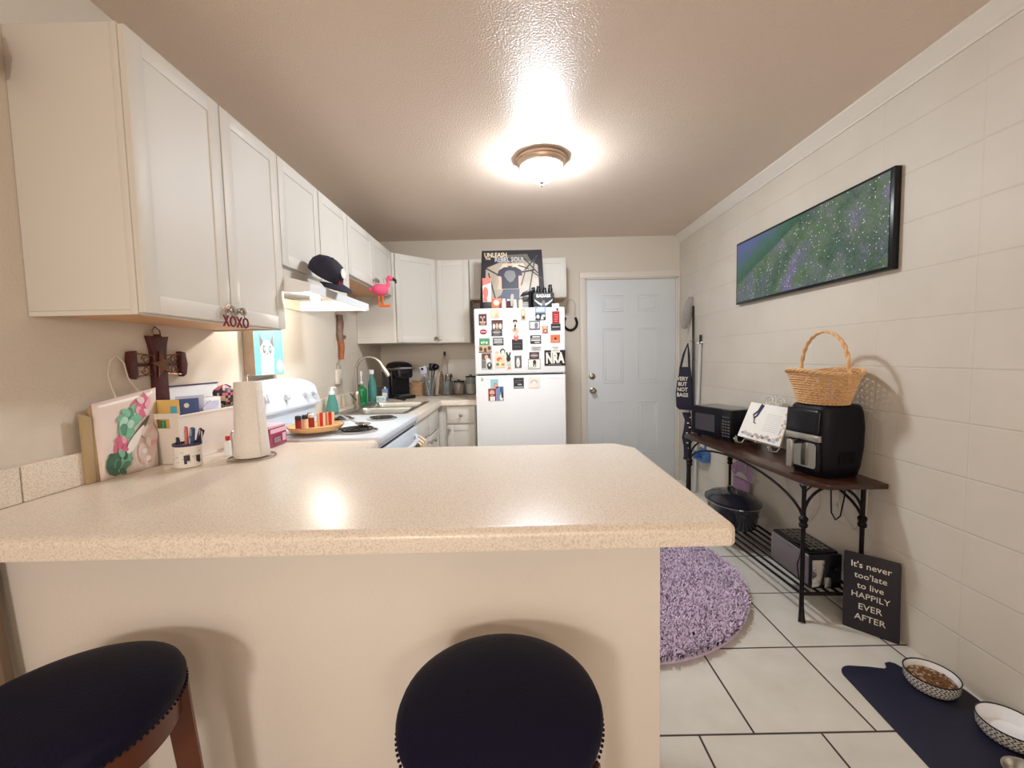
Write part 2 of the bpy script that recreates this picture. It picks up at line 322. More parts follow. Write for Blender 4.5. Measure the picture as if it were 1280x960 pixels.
# ---------------------------------------------------------------- mesh builder
class MB:
    def __init__(self, default=None):
        self.bm = bmesh.new(); self.mats = []; self.default = default; self.T = Matrix.Identity(4)
    def mi(self, m):
        m = m or self.default
        if m not in self.mats: self.mats.append(m)
        return self.mats.index(m)
    def add(self, verts, faces, m=None, smooth=True):
        k = self.mi(m); vs = [self.bm.verts.new(self.T @ Vector(v)) for v in verts]
        for f in faces:
            try:
                fc = self.bm.faces.new([vs[i] for i in f]); fc.material_index = k; fc.smooth = smooth
            except ValueError: pass
        return self
    def merge(self, src, m=None):
        src.verts.ensure_lookup_table(); src.verts.index_update()
        return self.add([v.co.copy() for v in src.verts], [[v.index for v in f.verts] for f in src.faces], m)
    def box(self, x0, x1, y0, y1, z0, z1, m=None, bev=0.0, seg=2, R=None):
        b = bmesh.new(); bmesh.ops.create_cube(b, size=1)
        cx, cy, cz = (x0+x1)/2, (y0+y1)/2, (z0+z1)/2
        for v in b.verts: v.co = Vector((v.co.x*(x1-x0), v.co.y*(y1-y0), v.co.z*(z1-z0)))
        if bev: bmesh.ops.bevel(b, geom=b.edges[:]+b.verts[:], offset=bev, segments=seg, affect='EDGES', profile=0.5)
        for v in b.verts: v.co = (R @ v.co if R else v.co)+Vector((cx, cy, cz))
        self.merge(b, m); b.free(); return self
    def tube(self, pts, r, m=None, seg=8, closed=False, caps=True):
        pts = [Vector(p) for p in pts]; n = len(pts)
        rs = r if isinstance(r, (list, tuple)) else [r]*n
        verts = []; faces = []; prev = None
        for i, p in enumerate(pts):
            if closed: t = (pts[(i+1) % n]-pts[i-1])
            else: t = pts[min(i+1, n-1)]-pts[max(i-1, 0)]
            if t.length < 1e-9: t = Vector((0, 0, 1))
            t.normalize()
            if prev is None:
                a = Vector((0, 0, 1)) if abs(t.z) < .9 else Vector((1, 0, 0))
                u = t.cross(a).normalized()
            else: u = (prev-t*prev.dot(t)).normalized()
            prev = u; w = t.cross(u)
            for k in range(seg):
                a = 2*PI*k/seg; verts.append(p+(u*math.cos(a)+w*math.sin(a))*rs[i])
        for i in range(n if closed else n-1):
            j = (i+1) % n
            for k in range(seg):
                faces.append((i*seg+k, i*seg+(k+1) % seg, j*seg+(k+1) % seg, j*seg+k))
        if caps and not closed:
            faces.append(tuple(range(seg))[::-1]); faces.append(tuple((n-1)*seg+k for k in range(seg)))
        return self.add(verts, faces, m)
    def cyl(self, p0, p1, r0, r1=None, m=None, seg=20):
        r1 = r0 if r1 is None else r1
        return self.tube([p0, p1], [r0, r1], m, seg)
    def lathe(self, prof, c=(0, 0, 0), m=None, seg=28, sx=1.0, sy=1.0, A=None, closed=False):
        """profile of (r, z) turned about z at c; A: optional 3x3 orientation"""
        c = Vector(c); verts = []; faces = []; n = len(prof)
        for r, z in prof:
            for k in range(seg):
                a = 2*PI*k/seg; v = Vector((r*math.cos(a)*sx, r*math.sin(a)*sy, z))
                verts.append(c+(A @ v if A else v))
        for i in range(n-1):
            for k in range(seg):
                faces.append((i*seg+k, i*seg+(k+1) % seg, (i+1)*seg+(k+1) % seg, (i+1)*seg+k))
        if not closed:
            if prof[0][0] > 1e-5: faces.append(tuple(range(seg))[::-1])
            if prof[-1][0] > 1e-5: faces.append(tuple((n-1)*seg+k for k in range(seg)))
        return self.add(verts, faces, m)
    def prism(self, poly, o, u, v, t, m=None, bev=0.0):
        """2D polygon in plane o,u,v extruded by vector t"""
        o, u, v, t = Vector(o), Vector(u), Vector(v), Vector(t)
        n = len(poly); a = [o+u*p[0]+v*p[1] for p in poly]; b = [p+t for p in a]
        bm = bmesh.new(); va = [bm.verts.new(p) for p in a]; vb = [bm.verts.new(p) for p in b]
        bm.faces.new(va); bm.faces.new(vb[::-1])
        for i in range(n): bm.faces.new((va[i], vb[i], vb[(i+1) % n], va[(i+1) % n]))
        bmesh.ops.recalc_face_normals(bm, faces=bm.faces[:])
        if bev: bmesh.ops.bevel(bm, geom=bm.edges[:], offset=bev, segments=2, affect='EDGES', profile=0.5)
        big = [f for f in bm.faces if len(f.verts) > 4]
        bmesh.ops.triangulate(bm, faces=big)
        self.merge(bm, m); bm.free(); return self
    def ball(self, c, r, m=None, seg=16, squash=(1, 1, 1), R=None):
        prof = [(max(1e-4, math.sin(PI*i/10))*r, -math.cos(PI*i/10)*r) for i in range(11)]
        A = Matrix.Diagonal(squash).to_3x3()
        if R: A = R.to_3x3() @ A
        return self.lathe(prof, c, m, seg, A=A)
    def loft(self, rings, m=None, cap=True):
        n = len(rings[0]); verts = [p for r in rings for p in r]; faces = []
        for i in range(len(rings)-1):
            for k in range(n): faces.append((i*n+k, i*n+(k+1) % n, (i+1)*n+(k+1) % n, (i+1)*n+k))
        if cap: faces.append(tuple(range(n))[::-1]); faces.append(tuple((len(rings)-1)*n+k for k in range(n)))
        return self.add(verts, faces, m)
    def grid(self, fn, nu, nv, m=None):
        verts = [fn(i/nu, j/nv) for j in range(nv+1) for i in range(nu+1)]
        faces = [(j*(nu+1)+i, j*(nu+1)+i+1, (j+1)*(nu+1)+i+1, (j+1)*(nu+1)+i) for j in range(nv) for i in range(nu)]
        return self.add(verts, faces, m)
    def text(self, s, o, u, v, size, m=None, align='CENTER', ext=0.0006, sx=1.0, bold=0.0):
        cu = bpy.data.curves.new('t', 'FONT'); cu.body = s; cu.size = size; cu.align_x = align; cu.align_y = 'CENTER'
        cu.extrude = ext; cu.resolution_u = 2; cu.offset = bold
        ob = bpy.data.objects.new('t', cu); COL.objects.link(ob)
        bpy.context.view_layer.update()
        me = bpy.data.meshes.new_from_object(ob.evaluated_get(bpy.context.evaluated_depsgraph_get()))
        u = Vector(u).normalized(); v = Vector(v).normalized(); w = u.cross(v); o = Vector(o)
        vs = [o+u*p.co.x*sx+v*p.co.y+w*p.co.z for p in me.vertices]
        self.add(vs, [list(p.vertices) for p in me.polygons], m, smooth=False)
        bpy.data.objects.remove(ob); bpy.data.curves.remove(cu); bpy.data.meshes.remove(me); return self
    def build(self, name, parent=None, origin=None, sharp=38, label=None, recalc=True):
        if recalc: bmesh.ops.recalc_face_normals(self.bm, faces=self.bm.faces[:])
        for e in self.bm.edges:
            if len(e.link_faces) == 2 and e.calc_face_angle(0) > math.radians(sharp): e.smooth = False
        me = bpy.data.meshes.new(name); self.bm.to_mesh(me); self.bm.free()
        for m in (self.mats or [self.default]): me.materials.append(m)
        o = bpy.data.objects.new(name, me); COL.objects.link(o)
        if parent is not None:
            base = Vector((0, 0, 0)); q = parent
            while q is not None: base += q.location; q = q.parent
            me.transform(Matrix.Translation(-base)); o.parent = parent
        elif origin is not None:
            me.transform(Matrix.Translation(-Vector(origin))); o.location = origin
        if label: o['label'] = label
        return o

def tag(o, label, cat, group=None, kind=None):
    o['label'] = label; o['category'] = cat
    if group: o['group'] = group
    if kind: o['kind'] = kind
    return o
def thing(name, label, cat, loc=(0, 0, 0), group=None):
    o = bpy.data.objects.new(name, None); COL.objects.link(o); o.location = loc
    o.empty_display_size = 0.05
    return tag(o, label, cat, group)
def dup(root, loc, rotz=0.0, label=None, group=None):
    def cp(o, par):
        c = o.copy(); COL.objects.link(c); c.parent = par
        for ch in list(o.children): cp(ch, c)
        return c
    r = root.copy(); COL.objects.link(r); r.location = loc; r.rotation_euler = (0, 0, rotz)
    for ch in list(root.children): cp(ch, r)
    if label: r['label'] = label
    if group: r['group'] = group
    return r
def struct(o, label=None):
    o['kind'] = 'structure'
    if label: o['label'] = label
    return o
def single(mb, name, label, cat, origin, group=None, kind=None, sharp=38):
    return tag(mb.build(name, origin=origin, sharp=sharp), label, cat, group, kind)
def arc(c, r, a0, a1, n, ax='xz', ry=None):
    ry = r if ry is None else ry; out = []
    for i in range(n+1):
        a = a0+(a1-a0)*i/n; p, q = r*math.cos(a), ry*math.sin(a)
        d = {'xz': (p, 0, q), 'yz': (0, p, q), 'xy': (p, q, 0)}[ax]
        out.append((c[0]+d[0], c[1]+d[1], c[2]+d[2]))
    return out
def rrect(w, h, r, n=5, cx=0, cy=0):
    pts = []
    for sx, sy, a0 in ((1, 1, 0), (-1, 1, PI/2), (-1, -1, PI), (1, -1, 3*PI/2)):
        for i in range(n+1):
            a = a0+PI/2*i/n
            pts.append((cx+sx*(w/2-r)+r*math.cos(a), cy+sy*(h/2-r)+r*math.sin(a)))
    return pts
def ell(cx, cy, rx, ry, n=18):
    return [(cx+rx*math.cos(2*PI*i/n), cy+ry*math.sin(2*PI*i/n)) for i in range(n)]

XL, XR, YB, ZC, YF = -1.318, 1.673, 4.21, 2.43, -2.6
CT = 0.915
# ================================================================ ROOM SHELL
b = MB(M['floor']); b.box(XL-.1, XR+.1, YF-.1, YB+.1, -0.1, 0); struct(b.build('floor'))
b = MB(M['ceiling']); b.box(XL-.1, XR+.1, YF-.1, YB+.1, ZC, ZC+.1); struct(b.build('ceiling'))
b = MB(M['wall']); b.box(XL-.1, XL, YF, YB, 0, ZC); struct(b.build('wall_left'))
b = MB(M['block']); b.box(XR, XR+.1, YF, YB, 0, ZC); struct(b.build('wall_right'))
b = MB(M['wall']); b.box(XL-.1, XR+.1, YF-.1, YF, 0, ZC); struct(b.build('wall_front'))
DX0, DX1, DZ = 0.738, 1.652, 2.03
b = MB(M['wall']); b.box(XL-.1, DX0, YB, YB+.12, 0, ZC); b.box(DX0, DX1, YB, YB+.12, DZ, ZC); b.box(DX1, XR+.1, YB, YB+.12, 0, ZC)
struct(b.build('wall_back'))
# crown moulding along the right wall
prof = [(0, 0), (-.045, 0), (-.045, -.012), (-.036, -.02), (-.028, -.034), (-.02, -.04), (-.014, -.056), (-.006, -.062), (-.006, -.075), (0, -.075)]
b = MB(M['trim']); b.prism(prof, (XR, YF, ZC), (1, 0, 0), (0, 0, 1), (0, YB-YF, 0)); struct(b.build('trim_1'))
# door casing
b = MB(M['trim'])
b.box(DX0-.055, DX0, YB-.018, YB, 0, DZ+.055, bev=.003); b.box(DX0-.055, XR-.001, YB-.0185, YB, DZ, DZ+.06, bev=.003)
b.box(DX1+.001, XR-.001, YB-.018, YB, 0, DZ, bev=.003)
b.box(DX0, DX0+.012, YB-.006, YB+.10, 0, DZ, bev=.001); b.box(DX1-.012, DX1, YB-.006, YB+.10, 0, DZ, bev=.001)
b.box(DX0, DX1, YB-.006, YB+.10, DZ-.012, DZ, bev=.001)
struct(b.build('trim_2'))
# six panel door
d0, d1 = DX0+.014, DX1-.014
b = MB(M['door']); b.box(d0, d1, YB+.012, YB+.05, 0.008, DZ-.014, bev=.002)
W = d1-d0; pw = W*0.235
for k, cx in enumerate((d0+W*.295, d0+W*.69)):
    for z0, z1 in ((1.70, 1.865), (.985, 1.54), (0.27, .80)):
        # raised moulding ring and field
        for (a, t) in ((0, .006), (.024, .004)):
            x0, x1, zz0, zz1 = cx-pw/2+a, cx+pw/2-a, z0+a, z1-a; w = .009
            y0, y1 = YB+.012-t, YB+.013
            b.box(x0, x1, y0, y1, zz1-w, zz1, bev=.002); b.box(x0, x1, y0, y1, zz0, zz0+w, bev=.002)
            b.box(x0, x0+w, y0, y1, zz0+w, zz1-w, bev=.002); b.box(x1-w, x1, y0, y1, zz0+w, zz1-w, bev=.002)
door = struct(b.build('door_1', origin=(d0, YB+.03, 0)))
A = Matrix.Rotation(PI/2, 3, 'X')
b = MB(M['nickel']); b.lathe([(.0001, .0), (.032, .0), (.033, .006), (.024, .012), (.013, .014), (.011, .035), (.02, .042), (.028, .052), (.028, .062), (.02, .070), (.0001, .072)], (.806, YB+.012, .915), A=A)
b.build('door_knob', door, label='satin nickel door knob')
b = MB(M['nickel']); b.lathe([(.0001, 0), (.032, 0), (.032, .01), (.026, .014), (.0001, .015)], (.80, YB+.012, 1.06), A=A); b.box(.797, .803, YB-.012, YB-.002, 1.045, 1.075, bev=.001)
b.build('deadbolt', door, label='round nickel deadbolt')
for z in (1.82, 1.06, .25):
    b = MB(M['trim']); b.cyl((d1+.004, YB-.002, z-.045), (d1+.004, YB-.002, z+.045), .006); b.box(d1+.004, d1+.02, YB-.003, YB+.005, z-.045, z+.045)
    b.build('hinge', door)
# peninsula knee wall
b = MB(M['panel_wall']); b.box(XL, .359, 1.018, 1.09, 0, .868); struct(b.build('wall_peninsula'))

# ================================================================ CABINETS
def shaker(mb, x0, x1, z0, z1, fr=.052, th=.019):
    """shaker door, front face at y=-th, in local space"""
    mb.box(x0+.0006, x1-.0006, -th+.004, -.001, z0+.0006, z1-.0006)
    mb.box(x0, x0+fr, -th, -th+.008, z0, z1, bev=.0018); mb.box(x1-fr, x1, -th, -th+.008, z0, z1, bev=.0018)
    mb.box(x0+fr-.001, x1-fr+.001, -th, -th+.008, z1-fr, z1, bev=.0018); mb.box(x0+fr-.001, x1-fr+.001, -th, -th+.008, z0, z0+fr, bev=.0018)
KNOB = [(.0001, 0), (.009, 0), (.009, .003), (.005, .006), (.005, .014), (.013, .018), (.0155, .023), (.013, .028), (.0001, .030)]
def knob(T, x, z, parent, name='knob'):
    b = MB(M['nickel']); b.T = T; b.lathe(KNOB, (x, -.019, z), A=Matrix.Rotation(PI/2, 3, 'X'), seg=16); b.lathe([(.007, .0285), (.009, .031), (.007, .0315)], (x, -.019, z), A=Matrix.Rotation(PI/2, 3, 'X'), seg=16)
    return b.build(name, parent)
def cabinet(name, label, loc, ang, W, D, z0, z1, doors, group=None, under=True, base_hollow=False):
    T = Matrix.Translation(Vector((loc[0], loc[1], 0))) @ Matrix.Rotation(ang, 4, 'Z')
    t = thing(name, label, 'cabinet', (loc[0], loc[1], z0), group)
    b = MB(M['cab']); b.T = T
    if base_hollow:
        b.box(.0006, .018, .001, D, z0, z1); b.box(W-.018, W-.0006, .001, D, z0, z1); b.box(.018, W-.018, D-.012, D, z0, z1); b.box(.018, W-.018, .002, D-.012, z0, z0+.018); b.box(.018, W-.018, .0015, .02, z0+.018, z1-.06*0)
    else: b.box(.0006, W-.0006, .001, D, z0+(.012 if under else 0), z1-.0006, bev=.001)
    b.box(0, .035, 0, .02, z0, z1, bev=.001); b.box(W-.035, W, 0, .02, z0, z1, bev=.001)
    if under:
        b.box(.0003, .012, .0016, D-.001, z0-.001, z0+.0115); b.box(W-.012, W-.0003, .0016, D-.001, z0-.001, z0+.0115); b.box(.035, W-.035, 0, .018, z0-.001, z0+.03)
        b.box(.012, W-.012, .018, D, z0+.006, z0+.012, M['cabwood'])
    b.build('body', t)
    for d in doors:
        x0, x1, a, c, kind, kn = d
        db = MB(M['cab']); db.T = T
        if kind == 'drawer': db.box(x0, x1, -.019, -.001, a, c, bev=.003)
        else: shaker(db, x0, x1, a, c)
        o = db.build('drawer' if kind == 'drawer' else 'door', t)
        if kn: knob(T, kn[0], kn[1], o)
    return t
ZU0, ZU1 = 1.412, 2.170
QX = -1.018
cabinet('upper_cabinet', 'tall white upper cabinet nearest the viewer, with exposed side panel and two shaker doors', (QX, 1.152, 0), PI/2, .716, QX-XL-.001, ZU0, ZU1,
        [(.003, .355, ZU0+.004, ZU1-.004, 'door', (.332, ZU0+.045)), (.361, .713, ZU0+.004, ZU1-.004, 'door', (.388, ZU0+.045))], 'white upper cabinets')
cabinet('upper_cabinet', 'short white two-door cabinet directly above the range hood', (QX, 1.868, 0), PI/2, .767, QX-XL-.001, 1.652, ZU1,
        [(.003, .380, 1.700, ZU1-.004, 'door', None), (.387, .764, 1.700, ZU1-.004, 'door', None)], 'white upper cabinets', under=False)
cabinet('upper_cabinet', 'short white two-door cabinet over the sink, between hood cabinet and corner cabinet', (QX, 2.635, 0), PI/2, .955, QX-XL-.001, 1.80, ZU1,
        [(.003, .472, 1.806, ZU1-.004, 'door', (.45, 1.85)), (.479, .935, 1.806, ZU1-.004, 'door', (.50, 1.85))], 'white upper cabinets')
# diagonal corner cabinet
cc = thing('corner_cabinet', 'white corner wall cabinet with one slanted door above the coffee maker', 'cabinet', (-1.15, 3.9, ZU0), 'white upper cabinets')
P = [(XL+.002, 3.592), (-1.0, 3.592), (-.694, 3.895), (-.694, YB-.002), (XL+.002, YB-.002)]
b = MB(M['cab']); b.prism(P, (0, 0, ZU0), (1, 0, 0), (0, 1, 0), (0, 0, ZU1-ZU0)); b.build('body', cc)
dl = math.hypot(.306, .303); dT = Matrix.Translation(Vector((-1.0, 3.592, 0))) @ Matrix.Rotation(math.atan2(.303, .306), 4, 'Z')
b = MB(M['cab']); b.T = dT; shaker(b, .02, dl-.004, ZU0+.004, ZU1-.004); dr = b.build('door', cc)
knob(dT, dl-.035, ZU0+.045, dr)
cabinet('upper_cabinet', 'narrow white single-door upper cabinet on the back wall beside the corner cabinet', (-.690, 3.914, 0), 0, .305, YB-3.914-.002, ZU0, ZU1,
        [(.003, .302, ZU0+.004, ZU1-.004, 'door', (.03, ZU0+.045))], 'white upper cabinets')
cabinet('upper_cabinet', 'wide low white cabinet above the refrigerator, partly behind the poster', (-.380, 3.914, 0), 0, .893, YB-3.914-.002, 1.805, ZU1,
        [(.003, .444, 1.81, ZU1-.004, 'door', (.42, 1.85)), (.449, .890, 1.81, ZU1-.004, 'door', (.475, 1.85))], 'white upper cabinets')
# base cabinets
def base(name, label, loc, ang, W, D, fronts, top=.8665):
    return cabinet(name, label, loc, ang, W, D, .10, top, fronts, 'white base cabinets', under=False, base_hollow=True)
BX = -.645
base('base_cabinet', 'white sink base cabinet with false drawer fronts, just past the stove', (BX, 2.615, 0), PI/2, .968, BX-XL-.004,
     [(.01, .455, .715, .862, 'drawer', None), (.47, .86, .70, .862, 'drawer', None), (.01, .455, .12, .70, 'door', (.42, .66)), (.47, .86, .12, .688, 'door', (.60, .64))])
base('base_cabinet', 'white base cabinet with one knobbed drawer over a door, beside the refrigerator', (-.644, 3.585, 0), 0, .319, YB-3.585-.004,
     [(.074, .309, .715, .862, 'drawer', (.194, .785)), (.074, .309, .12, .70, 'door', (.094, .66))])
base('base_cabinet', 'white base cabinets under the peninsula worktop facing the stove side', (.355, 1.60, 0), PI, .94, .505,
     [(.01, .465, .12, .862, 'door', (.43, .80)), (.475, .93, .12, .862, 'door', (.51, .80))])
for o in bpy.data.objects:
    pass
# toe kicks are part of the bodies' plinths
for nm, x0, x1, y0, y1, lab in (('plinth', XL+.004, -.70, 2.62, 4.2, 'recessed white plinth under the sink cabinets'), ('plinth', -.69, -.335, 3.65, 4.2, 'recessed white plinth under the drawer cabinet by the refrigerator'), ('plinth', -.57, .345, 1.10, 1.55, 'recessed white plinth under the peninsula cabinets')):
    b = MB(M['cab']); b.box(x0, x1, y0, y1, 0, .0995); single(b, 'cabinet_plinth', lab, 'plinth', ((x0+x1)/2, (y0+y1)/2, 0))

# ================================================================ WORKTOPS
def bull(mb, pts_poly, z0, z1, r=.016):
    mb.prism(pts_poly, (0, 0, z0), (1, 0, 0), (0, 1, 0), (0, 0, z1-z0), bev=r)
zc0 = .870
# peninsula top: L shape, slab with rounded nose; right end with clipped back corner
b = MB(M['counter'])
poly = [(XL+.001, .846), (.452, .856), (.466, .870), (.476, 1.60), (.42, 1.685), (.395, 1.695), (-.60, 1.695), (-.605, 1.70), (-.605, 1.846), (XL+.001, 1.846)]
bm = bmesh.new(); va = [bm.verts.new((x, y, .868)) for x, y in poly]; f = bm.faces.new(va)
ex = bmesh.ops.extrude_face_region(bm, geom=[f]); tv = [g for g in ex['geom'] if isinstance(g, bmesh.types.BMVert)]
for v in tv: v.co.z = CT
te = [e for e in bm.edges if all(abs(v.co.z-CT) < 1e-5 for v in e.verts) and not all(abs(v.co.x-(XL+.001)) < 1e-4 for v in e.verts) and not all(abs(v.co.y-1.846) < 1e-4 for v in e.verts)]
be = [e for e in bm.edges if all(abs(v.co.z-.868) < 1e-5 for v in e.verts) and all(v.co.y < .9 for v in e.verts)]
bmesh.ops.bevel(bm, geom=te, offset=.020, segments=5, affect='EDGES', profile=.5)
bmesh.ops.triangulate(bm, faces=[f for f in bm.faces if len(f.verts) > 4])
b.merge(bm); bm.free()
single(b, 'peninsula_worktop', 'speckled beige laminate peninsula worktop filling the foreground, running to the left wall', 'countertop', (0, 1.2, .868))
# sink worktop with opening, and back return
b = MB(M['counter'])
sx0, sx1, sy0, sy1 = -1.175, -.715, 2.735, 3.445
fx = -.612
b.box(XL+.001, fx-.03, 2.613, sy0, zc0, CT); b.box(XL+.001, sx0, sy0, sy1, zc0, CT); b.box(sx1, fx-.03, sy0, sy1, zc0, CT)
b.box(XL+.001, fx-.03, sy1, YB-.001, zc0, CT); b.box(fx-.03, -.312, 3.575, YB-.001, zc0, CT)
# rounded noses
def nose(mb, p0, p1, n):
    p0, p1, n = Vector(p0), Vector(p1), Vector(n)
    pr = [(0, 0), (.03, 0), (.03, CT-zc0-.014), (.0265, CT-zc0-.006), (.02, CT-zc0-.0015), (.012, CT-zc0), (0, CT-zc0)]
    mb.prism(pr, p0, n, (0, 0, 1), p1-p0)
nose(b, (fx-.03, 2.613, zc0), (fx-.03, 3.575, zc0), (1, 0, 0))
nose(b, (fx-.03, 3.575, zc0), (-.312, 3.575, zc0), (0, -1, 0))
single(b, 'sink_worktop', 'speckled beige laminate worktop around the sink and along the back wall', 'countertop', (-.95, 3.4, zc0))
# upstands
def upst(x0, x1, y0, y1, lab):
    b = MB(M['counter']); b.box(x0, x1, y0, y1, CT+.001, CT+.098, bev=.003); return single(b, 'worktop_upstand', lab, 'backsplash', ((x0+x1)/2, (y0+y1)/2, CT))
upst(XL+.001, XL+.02, .70, 1.082, 'short beige upstand piece on the left wall at the edge of the picture')
upst(XL+.001, XL+.02, 1.086, 1.846, 'beige laminate upstand on the left wall behind the floral mats and white bin')
upst(XL+.001, XL+.02, 2.615, YB-.022, 'beige laminate upstand on the left wall behind the faucet')
upst(XL+.021, -.312, YB-.02, YB-.001, 'beige laminate upstand on the back wall behind the utensil jars')

# ================================================================ SINK
b = MB(M['steel'])
t = thing('kitchen_sink', 'stainless steel double-bowl sink set in the worktop past the stove', 'sink', (-.95, 3.09, CT))
rx0, rx1, ry0, ry1, rz = -1.20, -.695, 2.712, 3.468, CT+.004
by = [(ry0+.03, 3.075), (3.105, ry1-.03)]; bx = (-1.11, -.73)
b.box(rx0, bx[0], ry0, ry1, CT+.0005, rz, bev=.0015); b.box(bx[1], rx1, ry0, ry1, CT+.0005, rz, bev=.0015)
b.box(bx[0], bx[1], ry0, by[0][0], CT+.0005, rz, bev=.0015); b.box(bx[0], bx[1], by[1][1], ry1, CT+.0005, rz, bev=.0015); b.box(bx[0], bx[1], by[0][1], by[1][0], CT+.0005, rz, bev=.0015)
b.build('rim', t)
for y0, y1 in by:
    b = MB(M['steel']); cx, cy = (bx[0]+bx[1])/2, (y0+y1)/2; w, h = bx[1]-bx[0]+.002, y1-y0+.002
    rings = []
    for (ins, z, r) in ((0, rz-.001, .03), (.006, rz-.02, .035), (.012, CT-.15, .05), (.03, CT-.165, .05), (.14, CT-.17, .03)):
        rings.append([(x, y, z) for x, y in rrect(w-2*ins, h-2*ins, min(r, (w-2*ins)/2-.001), 5, cx, cy)])
    b.loft(rings, cap=False); b.add(rings[-1], [tuple(range(len(rings[-1])))])
    b.cyl((cx, cy, CT-.1695), (cx, cy, CT-.166), .04, m=M['darkmetal'])
    b.build('bowl', t)
# faucet
t = thing('kitchen_faucet', 'brushed gooseneck pull-down faucet standing behind the sink', 'faucet', (-1.155, 3.09, rz))
b = MB(M['nickel']); fxp = -1.155
b.lathe([(.0001, rz+.0005), (.027, rz+.0005), (.027, rz+.008), (.022, rz+.014), (.021, rz+.09), (.017, rz+.12), (.012, rz+.125)], (fxp, 3.09, 0)); b.build('base', t)
pts = [(fxp, 3.09, rz+.11), (fxp, 3.09, 1.19)] + [(fxp+.10-.10*math.cos(a), 3.09, 1.19+.105*math.sin(a)) for a in [PI*i/14 for i in range(1, 13)]]
b = MB(M['nickel']); b.tube(pts, .0105, seg=12); b.build('neck', t)
e0 = Vector(pts[-1]); dr_ = (e0-Vector(pts[-2])).normalized()
b = MB(M['nickel']); b.tube([e0-dr_*.005, e0+dr_*.02, e0+dr_*.03, e0+dr_*.085, e0+dr_*.10], [.0115, .013, .0155, .0185, .017], seg=14); b.tube([e0+dr_*.0995, e0+dr_*.103], .013, M['gasket'], 12); b.build('spray_head', t)
b = MB(M['nickel']); b.tube([(fxp, 3.09-.018, rz+.06), (fxp-.005, 3.03, rz+.085), (fxp-.01, 2.985, rz+.115)], [.007, .006, .0045]); b.build('handle', t)

# ================================================================ RANGE
M['rangewhite'] = mat('range_enamel', (216, 223, 232), 0.3, var=0.01)
M['panm'] = mat('bright_drip_pan', (196, 196, 196), 0.35, 0.3)
t = thing('electric_range', 'white freestanding electric coil range between the two worktops', 'stove', (-.95, 2.23, 0))
y0, y1 = 1.850, 2.609
b = MB(M['rangewhite']); b.box(XL+.005, -.640, y0+.002, y1-.002, .02, .895, bev=.002); b.build('body', t)
b = MB(M['rangewhite']); b.box(XL+.08, -.595, y0, y1, .893, .928, bev=.008, seg=3)
b.box(-.638, -.615, y0+.003, y1-.003, .868, .893, bev=.003); b.build('cooktop', t)
b = MB(M['gap']); b.box(-.638, -.622, y0+.02, y1-.02, .857, .867); b.build('gap_shade_strip', t)  # dark strip paints the shade between cooktop lip and oven door
b = MB(M['rangewhite']); b.box(-.639, -.607, y0+.004, y1-.004, .30, .856, bev=.006); b.box(-.608, -.604, y0+.14, y1-.14, .43, .72, M['black'], bev=.002); od = b.build('oven_door', t)
b = MB(M['rangewhite']); n = 14
b.tube([(-.605+.052*math.sin(PI*i/n)**.6, y0+.05+(y1-y0-.1)*i/n, .800) for i in range(n+1)], .012, seg=10); b.build('door_handle', od)
b = MB(M['rangewhite']); b.box(-.639, -.612, y0+.004, y1-.004, .06, .292, bev=.006); b.build('storage_drawer', t)
# backguard with arched top, upper control panel overhangs a recess
n = 16
def ztop(y): s = (y-y0)/(y1-y0); return 1.125+.058*math.sin(PI*s)**.55
b = MB(M['rangewhite'])
rings = []
for i in range(n+1):
    y = y0+.004+(y1-y0-.008)*i/n; zt = ztop(y)
    rings.append([(XL+.006, y, .925), (-1.235, y, .925), (-1.235, y, 1.005), (-1.205, y, 1.012), (-1.200, y, 1.022), (-1.232, y, zt-.008), (-1.240, y, zt), (XL+.006, y, zt)])
b.loft(rings)
for (yy, zz) in ((2.11, 1.10), (2.125, 1.085), (2.14, 1.098), (2.155, 1.104), (2.12, 1.115), (2.225, 1.06), (2.24, 1.058), (2.21, 1.058), (2.28, 1.096), (2.29, 1.105), (2.37, 1.135)):
    s = (zz-1.022)/.13; b.box(-1.2010-.0315*s, -1.1995-.0315*s, yy, yy+.007, zz, zz+.004, M['grey'])
b.build('backguard', t, sharp=28)
def kn(y, z):
    b = MB(M['rangewhite']); s = (z-1.022)/(.13); x = -1.2015-.030*s
    A = Matrix.Rotation(PI/2-.23, 3, 'Y')
    b.lathe([(.0001, 0), (.026, 0), (.026, .004), (.021, .008), (.019, .024), (.0001, .026)], (x, y, z), A=A, seg=20)
    d = A @ Vector((0, 0, 1)); c = Vector((x, y, z))+d*.022
    R = Matrix.Rotation(-.23, 3, 'Y'); b.box(c.x-.006, c.x+.010, y-.005, y+.005, z-.021, z+.023, bev=.002, R=R)
    return b.build('control_knob', t)
for y in (1.935, 2.03, 2.225, 2.43, 2.525): kn(y, 1.092)
def burner(cx, cy, r):
    z = .9285
    panm = M['panm']
    b = MB(M['chrome']); b.default = panm; b.lathe([(r+.014, z), (r+.016, z+.003), (r+.010, z+.004), (r+.002, z+.001), (.03, z-.0002), (.0001, z-.0002)], (cx, cy, 0), seg=36, closed=True); dp = b.build('drip_pan', t)
    b = MB(M['darkmetal']); pts = []; turns = 3.5; N_ = 110
    for i in range(N_+1):
        a = 2*PI*turns*i/N_; rr = .016+(r-.018)*i/N_; pts.append((cx+rr*math.cos(a), cy+rr*math.sin(a), z+.010))
    b.tube(pts, .0040, seg=6)
    b.tube([(cx+r-.003, cy, z+.010), (cx+r+.012, cy, z+.008)], .004, seg=6)
    for k in range(3):
        a = 2*PI*k/3+.4; b.box(cx-r/2, cx+r/2, cy-.001, cy+.001, z+.003, z+.006, M['chrome'])
    b.build('burner_coil', t)
burner(-.765, 2.02, .088); burner(-1.03, 2.03, .072); burner(-.765, 2.42, .072); burner(-1.03, 2.42, .088)
